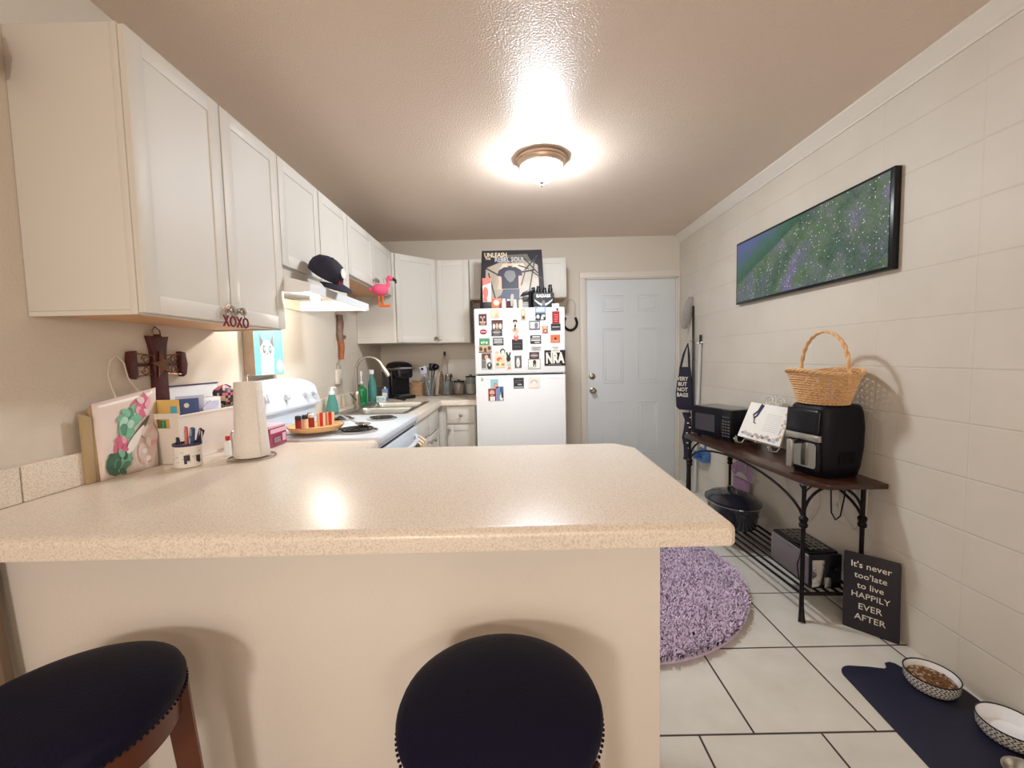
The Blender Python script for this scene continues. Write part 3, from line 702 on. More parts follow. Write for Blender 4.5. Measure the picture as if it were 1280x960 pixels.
# towel over the oven handle
b = MB(M['cream'])
def tw(u, v):
    y = 2.36+.15*u; wob = .004*math.sin(u*14)
    if v < .5: return (-.537+wob*.5+.006, y, .812-(0.5-v)*2*.30)
    return (-.569+wob*.3, y, .812-(v-.5)*2*.22)
b.grid(lambda u, v: tw(u, v), 14, 20)
k = 0
for i, f in enumerate(list(b.bm.faces)):
    c = f.calc_center_median(); yy = (c.y-2.36)/.15
    if .2 < yy < .34 or .62 < yy < .76: f.material_index = b.mi(M['maroon'])
    elif .40 < yy < .46: f.material_index = b.mi(M['grey'])
o = single(b, 'dish_towel', 'cream dish towel with dark red stripes hanging on the oven door handle', 'towel', (-.55, 2.43, .52))
md = o.modifiers.new('thick', 'SOLIDIFY'); md.thickness = .003
# ================================================================ RANGE HOOD
t = thing('range_hood', 'white under-cabinet range hood with its light on, above the stove', 'range hood', (-1.1, 2.24, 1.58))
hy0, hy1, hx = 1.870, 2.630, -.885
M['hoodin'] = mat('cream_hood_inside', (214, 204, 176), 0.5)
b = MB(M['white']); T_ = .010
prof = [(XL+.002, 1.582), (XL+.002, 1.650), (-1.005, 1.650), (-1.0, 1.648), (hx, 1.618), (hx, 1.578)]
for ya, yb in ((hy0, hy0+T_), (hy1-T_, hy1)):
    b.prism([(p[0], p[1]) for p in prof], (0, ya, 0), (1, 0, 0), (0, 0, 1), (0, yb-ya, 0))
b.prism([(-1.0, 1.648), (hx, 1.618), (hx, 1.578), (hx-.008, 1.578), (hx-.008, 1.612), (-1.0, 1.641)], (0, hy0+T_, 0), (1, 0, 0), (0, 0, 1), (0, hy1-hy0-2*T_, 0))
b.box(XL+.002, -1.0, hy0+T_, hy1-T_, 1.641, 1.650, M['hoodin']); b.box(XL+.002, XL+.012, hy0+T_, hy1-T_, 1.582, 1.641, M['hoodin'])
b.build('canopy', t)
b = MB(M['hoodin']); b.box(-1.09, -.93, 2.13, 2.33, 1.628, 1.640, bev=.003); b.build('lamp_socket', t)
b = MB(M['bulb']); b.ball((-1.02, 2.21, 1.600), .022, seg=20, squash=(1, 1.15, 1)); bl = b.build('light_bulb', t)
b = MB(M['steel']); b.cyl((-1.02, 2.21, 1.614), (-1.02, 2.21, 1.63), .011); b.build('bulb_base', t)
b = MB(M['grey']); b.box(-1.28, -1.12, 2.02, 2.48, 1.632, 1.6405, bev=.002); b.build('grease_filter', t)

# ================================================================ CEILING LAMP
t = thing('ceiling_light', 'lit flush-mount dome lamp with brushed bronze ring on the ceiling', 'ceiling lamp', (.195, 2.54, ZC))
b = MB(M['lamptrim']); c = (.195, 2.54, ZC)
b.lathe([(.0001, -.0005), (.148, -.0005), (.152, -.010), (.150, -.020), (.142, -.026), (.140, -.036), (.134, -.046), (.124, -.052), (.120, -.050), (.118, -.03), (.0001, -.028)], c, seg=48); b.build('base_ring', t)
b = MB(M['dome']); b.lathe([(.119, -.048), (.118, -.060), (.108, -.082), (.088, -.104), (.060, -.120), (.03, -.129), (.0001, -.131)], c, seg=40, closed=True); b.build('glass_shade', t)
b = MB(M['nickel']); b.lathe([(.0001, -.129), (.016, -.131), (.018, -.137), (.010, -.142), (.006, -.150), (.009, -.156), (.005, -.163), (.0001, -.165)], c, seg=16); b.build('finial', t)

# ================================================================ REFRIGERATOR
t = thing('refrigerator', 'white top-freezer refrigerator covered in magnets against the back wall', 'refrigerator', (.064, 3.8, 0))
x0, x1, FY = -.302, .430, 3.400
b = MB(M['fridge']); b.box(x0+.004, x1-.004, FY+.072, YB-.09, .03, 1.660, bev=.006); b.build('body', t)
b = MB(M['fridge']); b.box(x0, x1, FY, FY+.062, 1.136, 1.665, bev=.011, seg=4); b.build('freezer_door', t)
b = MB(M['fridge']); b.box(x0, x1, FY, FY+.062, .10, 1.122, bev=.011, seg=4); b.box(x0+.03, x1-.03, FY-.0015, FY+.01, 1.092, 1.098, bev=.001); b.build('fresh_food_door', t)
b = MB(M['gasket']); b.box(x0+.01, x1-.01, FY+.060, FY+.073, .11, 1.65); b.build('door_gasket', t)
b = MB(M['gasket']); b.box(x0+.02, x1-.02, FY+.03, FY+.07, .01, .095); b.build('kick_grille', t)
b = MB(M['steel']); b.box(x0+.045, x0+.062, FY-.003, FY+.002, 1.083, 1.112, bev=.001); b.build('badge', t, label='small grey metal badge')

# ================================================================ BAR STOOLS
def make_stool():
    t = thing('bar_stool', '', 'stool', (0, 0, 0), 'bar stools at the peninsula')
    r = .186; zs = .652
    b = MB(M['leather'])
    prof = [(.0001, zs-.045), (r-.02, zs-.045), (r-.004, zs-.040), (r, zs-.030), (r+.001, zs-.020), (r-.004, zs-.008), (r-.016, zs-.001), (r-.04, zs+.006), (r-.09, zs+.012), (.05, zs+.014), (.0001, zs+.0145)]
    b.lathe(prof, (0, 0, 0), seg=56); b.build('seat_cushion', t, sharp=60)
    b = MB(M['leather'])
    for k in range(110):
        a = 2*PI*k/110; b.box(-.0025, .0025, -.0015, .0015, zs-.040, zs-.026, R=None) if False else b.ball(((r+.0005)*math.cos(a), (r+.0005)*math.sin(a), zs-.0385), .0028, seg=6)
    b.build('welt_stitching', t)
    b = MB(M['stoolwood']); b.lathe([(r-.045, zs-.10), (r-.014, zs-.10), (r-.010, zs-.096), (r-.010, zs-.0455), (r-.045, zs-.0455), (r-.045, zs-.10)], (0, 0, 0), seg=48, closed=True); b.build('apron', t)
    for k in range(4):
        a = PI/4+k*PI/2; c, s = math.cos(a), math.sin(a)
        b = MB(M['stoolwood']); R = Matrix.Rotation(a, 4, 'Z'); b.T = R
        top, bot = r-.019, r+.020
        rings = []
        for z, rr, w in ((zs-.05, top, .020), (zs-.12, top+.004, .020), (.30, (top+bot)/2+.004, .018), (0, bot, .015)):
            rings.append([(rr-w, -w, z), (rr+w, -w, z), (rr+w, w, z), (rr-w, w, z)])
        b.loft(rings[::-1]); b.build('leg', t)
    b = MB(M['stoolwood']); rr = r+.012
    pts = [(rr*math.cos(PI/4+k*PI/2), rr*math.sin(PI/4+k*PI/2), .20) for k in range(4)]
    for k in range(4):
        b = MB(M['stoolwood']); b.cyl(pts[k], pts[(k+1) % 4], .010, seg=12); b.build('stretcher', t)
    return t
s1 = make_stool(); s1.location = (-.036, .735, 0); s1.rotation_euler = (0, 0, .2)
s1['label'] = 'round navy padded bar stool in front of the middle of the peninsula'
dup(s1, (-.853, .735, 0), -.14, 'round navy padded bar stool at the lower left corner, wooden leg showing')
# leaning board at far left of the knee wall
b = MB(M['black']); R = Matrix.Rotation(.0, 3, 'X')
t = thing('leaning_board', 'taupe-edged black board leaning on the knee wall at the far left', 'board', (-1.28, .93, 0))
T0 = Matrix.Translation(Vector((-1.236, .985, 0))) @ Matrix.Rotation(-.083, 4, 'Y')
b = MB(M['black']); b.T = T0; b.box(-.012, .012, -.012, 0, .002, .80); b.build('panel', t)
b = MB(M['taupe']); b.T = T0; b.box(.010, .030, -.018, .004, .003, .80, bev=.003); b.build('edge_strip', t)

# ================================================================ CONSOLE TABLE
t = thing('console_table', 'dark walnut-topped wrought iron console table along the block wall', 'table', (1.5, 2.45, 0))
ZT = .672
topp = [(1.349, 1.888), (1.405, 1.834), (1.666, 1.834), (1.664, 3.13), (1.315, 3.125), (1.262, 3.075)]
b = MB(M['tablewood']); b.prism(topp, (0, 0, ZT-.024), (1, 0, 0), (0, 1, 0), (0, 0, .024), bev=.004); b.build('table_top', t)
LG = {'nf': (1.345, 1.915), 'nr': (1.612, 1.905), 'ff': (1.285, 3.03), 'fr': (1.590, 3.05)}
for k, (x, y) in LG.items():
    sx = -1 if k[1] == 'f' else 1; sy = -1 if k[0] == 'n' else 1
    b = MB(M['iron']); pts = [(x, y, ZT-.026), (x, y, .5), (x, y, .12), (x+sx*.002, y+sy*.004, .06), (x+sx*.006, y+sy*.012, .02), (x+sx*.012, y+sy*.022, .0)]
    b.tube(pts, [.0095, .0095, .0095, .0105, .013, .016], seg=8)
    b.lathe([(.009, .445), (.017, .45), (.019, .462), (.014, .470), (.018, .480), (.020, .492), (.009, .505)], (x, y, 0), seg=12, closed=True)
    b.build('leg', t)
def arch(p, q, z0, z1, name='arched_brace'):
    n = 20; pts = []
    for i in range(n+1):
        a = PI*i/n; s = .5-.5*math.cos(a)
        pts.append((p[0]+(q[0]-p[0])*s, p[1]+(q[1]-p[1])*s, z0+(z1-z0)*math.sin(a)))
    b = MB(M['iron']); b.tube(pts, .0065, seg=8); return b.build(name, t)
arch(LG['nf'], LG['nr'], .50, .642); arch(LG['ff'], LG['fr'], .50, .642); arch(LG['nf'], LG['ff'], .475, .642); arch(LG['nr'], LG['fr'], .475, .642)
b = MB(M['iron']); zz = .125
def rail(p, q, r=.006): b.tube([(p[0], p[1], zz), (q[0], q[1], zz)], r, seg=6)
rail(LG['nf'], LG['nr'], .008); rail(LG['ff'], LG['fr'], .008); rail(LG['nf'], LG['ff'], .007); rail(LG['nr'], LG['fr'], .007)
for i in range(1, 6):
    f = i/6; p = Vector(LG['nf']).lerp(Vector(LG['nr']), f); q = Vector(LG['ff']).lerp(Vector(LG['fr']), f); rail(p, q, .0065)
b.build('lower_shelf', t)
for x, y in (LG['nf'], LG['ff']):
    b = MB(M['iron']); dy = 1 if y < 2.5 else -1
    b.tube([(x, y, .60), (x+.002, y+dy*.012, .625), (x+.004, y+dy*.035, .642)], .004, seg=6); b.tube([(x, y, .60), (x+.012, y, .625), (x+.035, y, .642)], .004, seg=6); b.build('scroll_bracket', t)
ZS = .133

# ---- air fryer
t = thing('air_fryer', 'large black air fryer with steel band, under the wicker basket', 'air fryer', (1.527, 2.035, ZT))
T = Matrix.Translation(Vector((1.527, 2.035, ZT))) @ Matrix.Rotation(math.radians(-80), 4, 'Z')
b = MB(M['blackmat']); b.T = T; rings = []
for z, w, d, r in ((.001, .19, .20, .05), (.006, .205, .215, .055), (.05, .222, .236, .06), (.14, .238, .252, .062), (.24, .240, .254, .062), (.30, .232, .244, .060), (.328, .222, .232, .058), (.340, .205, .215, .05), (.343, .17, .18, .04)):
    rings.append([(x, y, z) for x, y in rrect(w, d, r, 6)])
b.loft(rings); b.build('body', t, sharp=50)
def fy(z): # front surface local y at height z
    return -.5*(.236+.018*math.sin(max(0, min(1, z/.34))*PI))
b = MB(M['black']); b.T = T
b.grid(lambda u, v: (-.092+.184*u, fy(.20+.12*v)-.004-.006*math.sin(PI*u), .205+.118*v), 8, 6); b.grid(lambda u, v: (-.092+.184*u, fy(.20+.12*v)-.003, .205+.118*v), 2, 2)
pn = b.build('control_panel', t); md = pn.modifiers.new('s', 'SOLIDIFY'); md.thickness = .004
b = MB(M['steel']); b.T = T; b.box(-.094, .094, fy(.19)-.012, fy(.19)+.01, .172, .204, bev=.003); b.build('steel_band', t)
b = MB(M['black']); b.T = T; b.box(-.088, .088, fy(.1)-.008, fy(.1)+.02, .030, .170, bev=.010, seg=3); bk = b.build('basket_front', t)
b = MB(M['chrome']); b.T = T; b.prism(rrect(.135, .120, .014, 4, .012, .103), (0, fy(.1)-.0082, 0), (1, 0, 0), (0, 0, 1), (0, -.003, 0)); b.build('steel_plate', bk)
b = MB(M['steel']); b.T = T; b.box(-.036, -.006, fy(.1)-.062, fy(.1)-.042, .038, .172, bev=.005, seg=3); b.box(-.032, -.010, fy(.1)-.05, fy(.1)-.004, .150, .168, M['black'], bev=.003); b.build('handle', bk)
b = MB(M['black']); b.T = T
for i in range(9): b.box(.1165-.0, .1195, -.045+i*.010, -.041+i*.010, .07, .13)
b.build('side_vents', t)
b = MB(M['grey']); b.T = T
b.text('88', (.0, fy(.27)-.0115, .285), (1, 0, 0), (0, 0, 1), .018)
for i in range(5): b.box(-.05+i*.022, -.043+i*.022, fy(.25)-.0125, fy(.25)-.011, .244, .250)
b.build('display_marks', pn)

# ---- wicker basket on the fryer
t = thing('wicker_basket', 'honey-coloured wicker basket with tall hoop handle, on top of the air fryer', 'basket', (1.508, 2.035, ZT+.3435))
zb = ZT+.3445; c = Vector((1.508, 2.035, zb)); H = .150
def bel(v, a, off=0):
    rx, ry = .092+.036*v+.006*v*v, .112+.044*v+.008*v*v
    return Vector((c.x+(rx+off)*math.cos(a), c.y+(ry+off)*math.sin(a), zb+.004+H*v+ (.010*v*math.cos(2*a+PI)*-1)))
NS = 34
b = MB(M['wicker'])
rows = 14
for i in range(rows):
    v = i/(rows-1)*.95; n = NS*4
    pts = [bel(v, 2*PI*k/n, .0055*math.cos(PI*k/2+(PI if i % 2 else 0))) for k in range(n)]
    b.tube(pts, .0044, seg=5, closed=True)
for k in range(NS):
    a = 2*PI*k/NS; b.tube([bel(v/5, a) for v in range(6)], .0026, seg=5)
b.lathe([(.0001, 0), (.092, 0), (.093, .004), (.0001, .006)], c, sx=1, sy=1.22, seg=30)
b.build('woven_body', t)
b = MB(M['wicker'])
for ph in (0, 2*PI/3, 4*PI/3):
    n = 150; pts = []
    for k in range(n):
        a = 2*PI*k/n; q = bel(1.0, a, .004+.006*math.cos(14*a+ph)); q.z += .006*math.sin(14*a+ph); pts.append(q)
    b.tube(pts, .0052, seg=6, closed=True)
b.build('braided_rim', t)
b = MB(M['wicker'])
for ph in (0, PI):
    n = 60; pts = []
    for k in range(n+1):
        a = PI*k/n; s = math.cos(a); z = math.sin(a)**.7
        pts.append((c.x+.005*math.cos(k*.7+ph), c.y-.158*s+ .004*math.sin(k*.7+ph), zb+.10+(.245)*z))
    b.tube(pts, .0062, seg=7)
b.build('hoop_handle', t)

# ---- microwave
t = thing('microwave_oven', 'black countertop microwave at the far end of the console table', 'microwave', (1.46, 2.9, ZT))
ang = math.atan2(2.76-3.10, 1.437-1.335)
T = Matrix.Translation(Vector((1.330, 3.105, ZT))) @ Matrix.Rotation(ang, 4, 'Z')
L = .375; Dm = .215; Hm = .213
b = MB(M['blackmat']); b.T = T; b.box(0, L, .012, Dm, .012, Hm, bev=.005)
for x in (.03, L-.03):
    for y in (.04, Dm-.03): b.cyl((x, y, .0005), (x, y, .013), .012)
b.build('body', t)
b = MB(M['blackmat']); b.T = T; b.box(0, L*.74, -.004, .013, .010, Hm, bev=.004)
for (a, c2, e, f) in ((.04, .235, .045, .048), (.04, .235, .166, .169), (.04, .043, .045, .169), (.232, .235, .045, .169)): b.box(a, c2, -.0055, -.003, e, f)
dr = b.build('door', t)
b = MB(mat('microwave_window', (62, 60, 66), .25)); b.T = T; b.box(.043, .232, -.0048, -.0036, .048, .166); b.build('window', dr)
b = MB(M['black']); b.T = T; b.box(L*.745, L, -.004, .013, .010, Hm, bev=.004); cp = b.build('control_panel', t)
b = MB(M['grey']); b.T = T
for i in range(6):
    for j in range(3): b.box(L*.80+j*.024, L*.80+.014+j*.024, -.0048, -.0038, .035+i*.020, .041+i*.020)
b.box(L*.80, L*.96, -.0048, -.0038, .165, .168); b.build('buttons', cp)
b = MB(M['steel']); b.T = T; b.box(.01, L-.01, .02, Dm-.01, Hm+.0003, Hm+.0035, mat('smoky_top_plate', (120, 120, 112), .3), bev=.001); b.build('top_plate', t)

# ---- scroll easel with embroidered cloth book
t = thing('scroll_easel', 'white wrought scroll easel holding an open recipe book, between microwave and air fryer', 'easel', (1.5, 2.5, ZT))
BL, BR = Vector((1.440, 2.66, .735)), Vector((1.500, 2.33, .730)); TL, TR = Vector((1.540, 2.70, .945)), Vector((1.592, 2.39, .945))
uu = (BR-BL).normalized(); vv = (TL-BL).normalized(); nn = uu.cross(vv).normalized()  # towards viewer
M['easel'] = mat('distressed_white_metal', (206, 200, 190), .5, .2, var=.15, vscale=60)
b = MB(M['easel'])
back = -nn*.022
def scroll(o, ua, va, r, sgn=1, turns=1.4, m=None, thick=.0028):
    pts = []
    for i in range(26):
        f = i/25; a = 2*PI*turns*f; rr = r*(1-.72*f); pts.append(o+ua*(sgn*rr*math.cos(a))+va*(rr*math.sin(a)))
    b.tube(pts, thick, seg=6)
mid = (BL+BR)/2; mt = (TL+TR)/2
for s, C0 in ((-1, BL), (1, BR)):
    o = C0-uu*s*.03; b.tube([o+back+vv*.20, o+back, Vector((o.x, o.y, .70)), Vector((o.x, o.y, .70))+nn*.035+Vector((0, 0, -.012)), Vector((o.x, o.y, .70))+nn*.05+Vector((0, 0, .008))], .0032, seg=6)
    scroll(Vector((o.x, o.y, .696))+nn*.05, nn, Vector((0, 0, 1)), .016)
b.tube([BL+back+uu*.03, BR+back-uu*.03], .0032, seg=6)
b.tube([mt+back, mt+back+vv*.02], .0032, seg=6)
for s in (-1, 1): scroll(mt+back+vv*.03+uu*s*.040, uu, vv, .036, s, thick=.0036); scroll(mt+back+vv*.055+uu*s*.014, uu, vv, .020, s, thick=.0036)
b.tube([mt+back, Vector((min(mt.x+.05, 1.655), mt.y+.03, ZT+.005))], .0032, seg=6)
b.tube([BL+nn*.006-vv*.012, BL+nn*.02-vv*.012+Vector((0, 0, .004))], .003, seg=6)
b.tube([mid+back+vv*-.002, mid+nn*.02-vv*.012, mid+nn*.022+vv*.006], .003, seg=6)
b.build('scroll_frame', t)
t2 = thing('recipe_book', 'open white recipe book with dark ribbon and floral border, resting on the scroll easel', 'book', tuple(mid))
b = MB(M['paper']); w = (BR-BL).length; h = (TL-BL).length
b.prism([(0, .0), (w, .0), (w-.012, h), (.012, h)], BL, uu, vv, nn*.012, bev=.002)
b.build('pages', t2)
b = MB(M['paper']); o2 = BL+nn*.0122
for i in range(9): b.box(0, 0, 0, 0, 0, 0) if False else b.prism([(w*.52, h*.30+i*.013), (w*.86, h*.30+i*.013), (w*.86, h*.30+i*.013+.0025), (w*.52, h*.30+i*.013+.0025)], o2, uu, vv, nn*.0004, M['lightgrey'])
random.seed(3)
for i in range(26):
    a = w*(.10+.85*i/26); r = .008+.006*random.random(); b.prism(ell(a, h*(.08+.08*random.random()), r, r*.8, 10), o2, uu, vv, nn*.0005, random.choice([M['lightgrey'], M['beige'], M['grey'], M['lightgrey']]))
for i in range(12):
    r = .007+.006*random.random(); b.prism(ell(w*(.90+.06*random.random()), h*(.18+.7*i/12), r, r, 10), o2, uu, vv, nn*.0005, random.choice([M['grey'], M['beige'], M['lightgrey']]))
b.build('printed_border', t2)
b = MB(M['mugpurple']); q = o2+nn*.003
b.tube([q+uu*w*.34+vv*h*.98, q+uu*w*.30+vv*h*.78, q+uu*w*.22+vv*h*.66, q+uu*w*.26+vv*h*.56, q+uu*w*.31+vv*h*.66, q+uu*w*.38+vv*h*.96], .005, seg=6)
b.tube([q+uu*w*.26+vv*h*.62, q+uu*w*.29+vv*h*.45, q+uu*w*.33+vv*h*.44], .004, M['grey'], seg=6)
b.build('ribbon', t2)

# ---- roasting pan
t = thing('roasting_pan', 'large black enamel lidded roasting pan on the lower shelf of the console table', 'pan', (1.44, 2.74, ZS))
c = Vector((1.448, 2.74, ZS)); sx, sy = 1.0, 1.32; r = .150
b = MB(M['enamelspeck']); b.lathe([(.0001, .001), (r*.78, .001), (r*.86, .010), (r*.93, .08), (r, .150), (r+.004, .155)], c, sx=sx, sy=sy, seg=40); b.build('pan_body', t)
b = MB(M['chrome']); b.lathe([(r+.002, .152), (r+.010, .154), (r+.010, .159), (r+.002, .161)], c, sx=sx, sy=sy, seg=40); b.build('rim_band', t)
b = MB(M['enamelspeck']); b.lathe([(r+.008, .1612), (r+.009, .166), (r-.006, .172), (r*.86, .190), (r*.6, .204), (r*.56, .210), (r*.3, .214), (.0001, .215)], c, sx=sx, sy=sy, seg=40); lid = b.build('lid', t)
b = MB(M['enamelspeck']); b.tube([c+Vector((0, -.055, .208)), c+Vector((0, -.050, .235)), c+Vector((0, 0, .242)), c+Vector((0, .050, .235)), c+Vector((0, .055, .208))], .008, seg=8); b.build('lid_handle', lid)
for s in (-1, 1):
    b = MB(M['enamelspeck']); y = c.y+s*(r*sy-.004)
    b.tube([(c.x-.045, y, ZS+.125), (c.x-.04, y+s*.03, ZS+.128), (c.x+.04, y+s*.03, ZS+.128), (c.x+.045, y, ZS+.125)], .007, seg=8); b.build('side_handle', t)
# ---- mauve lace basket ornament behind the pan
b = MB(M['lacepurple'])
for k in range(7):
    a = -1.1+k*.37; o = Vector((1.632, 2.97+.085*math.sin(a)*1.3, .36+.07*math.cos(a)+.02))
    b.tube([o+Vector((0, .028*math.cos(q)*(1+.25*math.cos(3*q)), .034*math.sin(q)*(1+.25*math.cos(3*q)))) for q in [2*PI*i/20 for i in range(20)]], .006, seg=6, closed=True)
b.box(1.618, 1.645, 2.88, 3.06, .12+.013, .36, bev=.006)
single(b, 'lattice_rack', 'mauve looped plastic rack standing behind the roasting pan', 'rack', (1.632, 2.97, ZS))
# ---- toaster
toaster = t = thing('toaster', 'long-slot grey and steel toaster with black end on the lower shelf', 'toaster', (1.455, 2.06, ZS))
x0, x1, y0, y1, zt = 1.392, 1.545, 1.93, 2.235, ZS+.178
b = MB(mat('toaster_grey_side', (118, 110, 112), .4, .3)); b.box(x0, x1, y0+.014, y1, ZS+.012, zt-.012, bev=.012, seg=3); b.build('housing', t)
b = MB(M['black']); b.box(x0+.004, x1-.004, y0+.02, y1-.01, zt-.018, zt, bev=.006)
for k in range(2):
    xx = x0+.045+k*.055
    for j in (-.012, .012): b.box(xx+j-.002, xx+j+.002, y0+.04, y1-.03, zt, zt+.004, M['steel'])
for k in range(7): b.box(x0+.028, x1-.028, y0+.05+k*.032, y0+.053+k*.032, zt+.001, zt+.005, M['steel'])
b.build('slotted_top', t)
b = MB(M['black']); b.box(x0+.002, x1+.0, y0, y0+.016, ZS+.006, zt-.006, bev=.006); b.build('end_cap', t)
b = MB(M['chrome']); b.box(x0+.010, x0+.070, y0-.004, y0+.004, ZS+.012, zt-.030, bev=.003); b.build('steel_panel', t)
b = MB(M['steel']); b.box(x0+.070, x0+.100, y0-.005, y0+.003, ZS+.012, ZS+.062, bev=.003); b.build('lower_panel', t)
b = MB(M['black']); b.box(x0+.105, x0+.135, y0-.022, y0-.002, ZS+.10, ZS+.115, bev=.003); b.build('lever', t)
for x in (x0+.02, x1-.02):
    b = MB(M['black']); b.box(x-.01, x+.01, y0+.02, y1-.02, ZS+.0005, ZS+.013); b.build('foot', t)
# tongs and cord on the toaster
b = MB(M['iron']); z = zt+.010
b.tube([(1.43, 1.90+.10, z), (1.40, 2.06, z+.006), (1.375, 2.11, z+.008), (1.365, 2.085, z+.006), (1.40, 2.02, z+.003), (1.43, 1.985, z)], .005, seg=6)
single(b, 'wire_tongs', 'small black wire tongs lying across the top of the toaster', 'tongs', (1.4, 2.05, zt))
b = MB(M['black']); b.tube([(1.372, 1.965, zt+.004), (1.371, 1.97, zt-.03), (1.372, 1.99, zt-.08), (1.378, 1.985, ZS+.03), (1.384, 1.96, ZS+.012)], .003, seg=6)
b.build('power_cord', toaster)
b = MB(M['black'])
cz = [(1.50, 1.95, .645), (1.497, 1.95, .60), (1.505, 1.955, .50), (1.53, 1.96, .462), (1.56, 1.97, .475), (1.60, 2.0, .55), (1.64, 2.04, .645)]
b.tube(cz, .0035, seg=6); single(b, 'appliance_cord', 'black power cord looping below the near end of the console table', 'cord', (1.55, 1.97, .46))
b = MB(M['cord'])
b.tube([(1.665, 2.60, .64), (1.664, 2.52, .45), (1.664, 2.42, .33), (1.664, 2.32, .31), (1.664, 2.25, .42), (1.664, 2.30, .64)], .0035, seg=6)
b.tube([(1.665, 2.16, .64), (1.664, 2.10, .45), (1.664, 2.02, .39), (1.664, 1.95, .46), (1.664, 1.94, .64)], .0035, seg=6)
single(b, 'appliance_cord', 'pale power cord hanging in loops on the block wall below the table', 'cord', (1.664, 2.25, .3))

# ================================================================ SIGN, MAT, BOWLS
bl = Vector((1.504, 1.868, .001)); brr = Vector((1.640, 1.724, .001)); uu = (brr-bl).normalized(); W = .196; H = .345
lean = Vector((.020, .028, .0)); vv = (Vector((0, 0, H))+lean).normalized(); nn = uu.cross(vv).normalized()
b = MB(M['signboard']); b.prism(rrect(W, H, .006, 3, W/2, H/2), bl-nn*.014, uu, vv, nn*.014, bev=.002)
for (s, yy, sz, sxx, bo) in (("It's never", .295, .038, 1.0, .0003), ("too'late", .248, .037, 1.0, .0001), ("to live", .203, .037, 1.0, .0001), ("HAPPILY", .160, .036, 1.0, 0), ("EVER", .110, .038, 1.0, 0), ("AFTER", .062, .038, 1.0, 0)):
    b.text(s, bl+uu*(W*.49)+vv*yy+nn*.0006, uu, vv, sz, M['lettering'], sx=sxx, bold=bo)
single(b, 'wall_sign', "black lettered board reading HAPPILY EVER AFTER, leaning on the block wall by the bowls", 'sign', tuple(bl))
pl = [(1.236, .95), (1.240, 1.20), (1.268, 1.53)] + [(1.268+.06-.06*math.cos(a), 1.55+.062*math.sin(a)) for a in [PI/2*i/6 for i in range(1, 7)]] + [(1.40, 1.604), (1.455, 1.592), (1.470, 1.600), (1.482, 1.622), (1.505, 1.628), (1.522, 1.618), (1.528, 1.598), (1.60, 1.58), (1.645, 1.54), (1.655, 1.48), (1.655, .95)]
b = MB(M['matblue']); b.prism(pl, (0, 0, .0005), (1, 0, 0), (0, 1, 0), (0, 0, .004), bev=.001)
single(b, 'feeding_mat', 'navy rubber pet feeding mat with rounded end on the tile floor', 'mat', (1.45, 1.3, 0))
t = thing('pet_bowl', 'black and white patterned bowl holding brown dry food, nearer the sign', 'pet bowl', (1.545, 1.497, .005), 'pet bowls on the mat')
c = (1.545, 1.497, .005)
b = MB(M['weave']); r = .080
b.lathe([(.0001, 0), (r*.80, 0), (r*.84, .002), (r*.97, .020), (r, .048), (r+.001, .052)], c, seg=44, closed=True); b.build('outer_wall', t)
b = MB(M['white']); b.lathe([(r-.003, .0515), (r-.006, .042), (r*.84, .010), (.0001, .006)], c, seg=44, closed=True); b.build('inner_glaze', t)
b = MB(M['black']); b.lathe([(r+.001, .0515), (r+.0015, .054), (r-.002, .0545), (r-.003, .0518)], c, seg=44, closed=True); b.build('rim', t)
b = MB(M['darkmetal']); b.lathe([(r*.82, -.0), (r*.86, .0), (r*.88, .004), (r*.845, .004)], c, seg=40, closed=True); b.build('foot_ring', t)
dup(t, (1.590, 1.285, .005), 0, 'empty black and white patterned bowl at the lower right corner')
b = MB(M['kibble']); 
def kf(u, v):
    a = 2*PI*u; rr = r*.88*v; return (c[0]+rr*math.cos(a), c[1]+rr*math.sin(a), c[2]+.030+.006*(1-v)+.004*noise.noise(Vector((math.cos(a)*v*5, math.sin(a)*v*5, 3))))
b.grid(kf, 40, 14)
random.seed(5)
for i in range(150):
    a = random.random()*2*PI; v = math.sqrt(random.random())*.92; p = kf(a/(2*PI), v); b.ball(p, .0056, M['kibble'] if i % 3 else M['greywood'], seg=6, squash=(1, 1, .6))
single(b, 'pet_food', 'brown dry pet food heaped in the patterned bowl', 'pet food', c, kind='stuff')
b = MB(M['steel']); b.lathe([(.0001, 0), (.045, 0), (.055, .028), (.060, .030), (.057, .027), (.046, .004), (.0001, .003)], (1.475, 1.135, .005), seg=36, closed=True)
single(b, 'metal_dish', 'small grey dish cut off by the bottom edge beside the empty patterned bowl', 'pet bowl', (1.475, 1.165, .005))

# ================================================================ RUG
cx, cy, rr = .500, 2.370, .745
b = MB(M['purple']); b.lathe([(.0001, .001), (rr-.01, .001), (rr, .006), (rr-.01, .014), (.0001, .016)], (cx, cy, 0), seg=72)
random.seed(11)
verts = []; faces = []
def tuft(x, y):
    h = .024+.016*random.random(); a = random.random()*2*PI; l = .010+.014*random.random()
    dx, dy = math.cos(a)*l, math.sin(a)*l; w = .0036+.002*random.random(); px, py = -math.sin(a)*w, math.cos(a)*w
    i = len(verts)
    verts.extend([(x-px, y-py, .012), (x+px, y+py, .012), (x+dx*.4+px, y+dy*.4+py, .012+h*.7), (x+dx*.4-px, y+dy*.4-py, .012+h*.7), (x+dx+px*.5, y+dy+py*.5, .012+h), (x+dx-px*.5, y+dy-py*.5, .012+h), (x+dx*.2-dy*.3, y+dy*.2+dx*.3, .012+h*.6)])
    faces.extend([(i, i+1, i+2, i+3), (i+3, i+2, i+4, i+5), (i, i+3, i+6), (i+1, i+6, i+2)])
k = 0
while k < 52000:
    x = cx+rr*(2*random.random()-1); y = cy+rr*(2*random.random()-1)
    if (x-cx)**2+(y-cy)**2 > (rr-.006)**2: continue
    if x < .35 and random.random() < .8: continue
    tuft(x, y); k += 1
b.add(verts, faces, M['purple'])
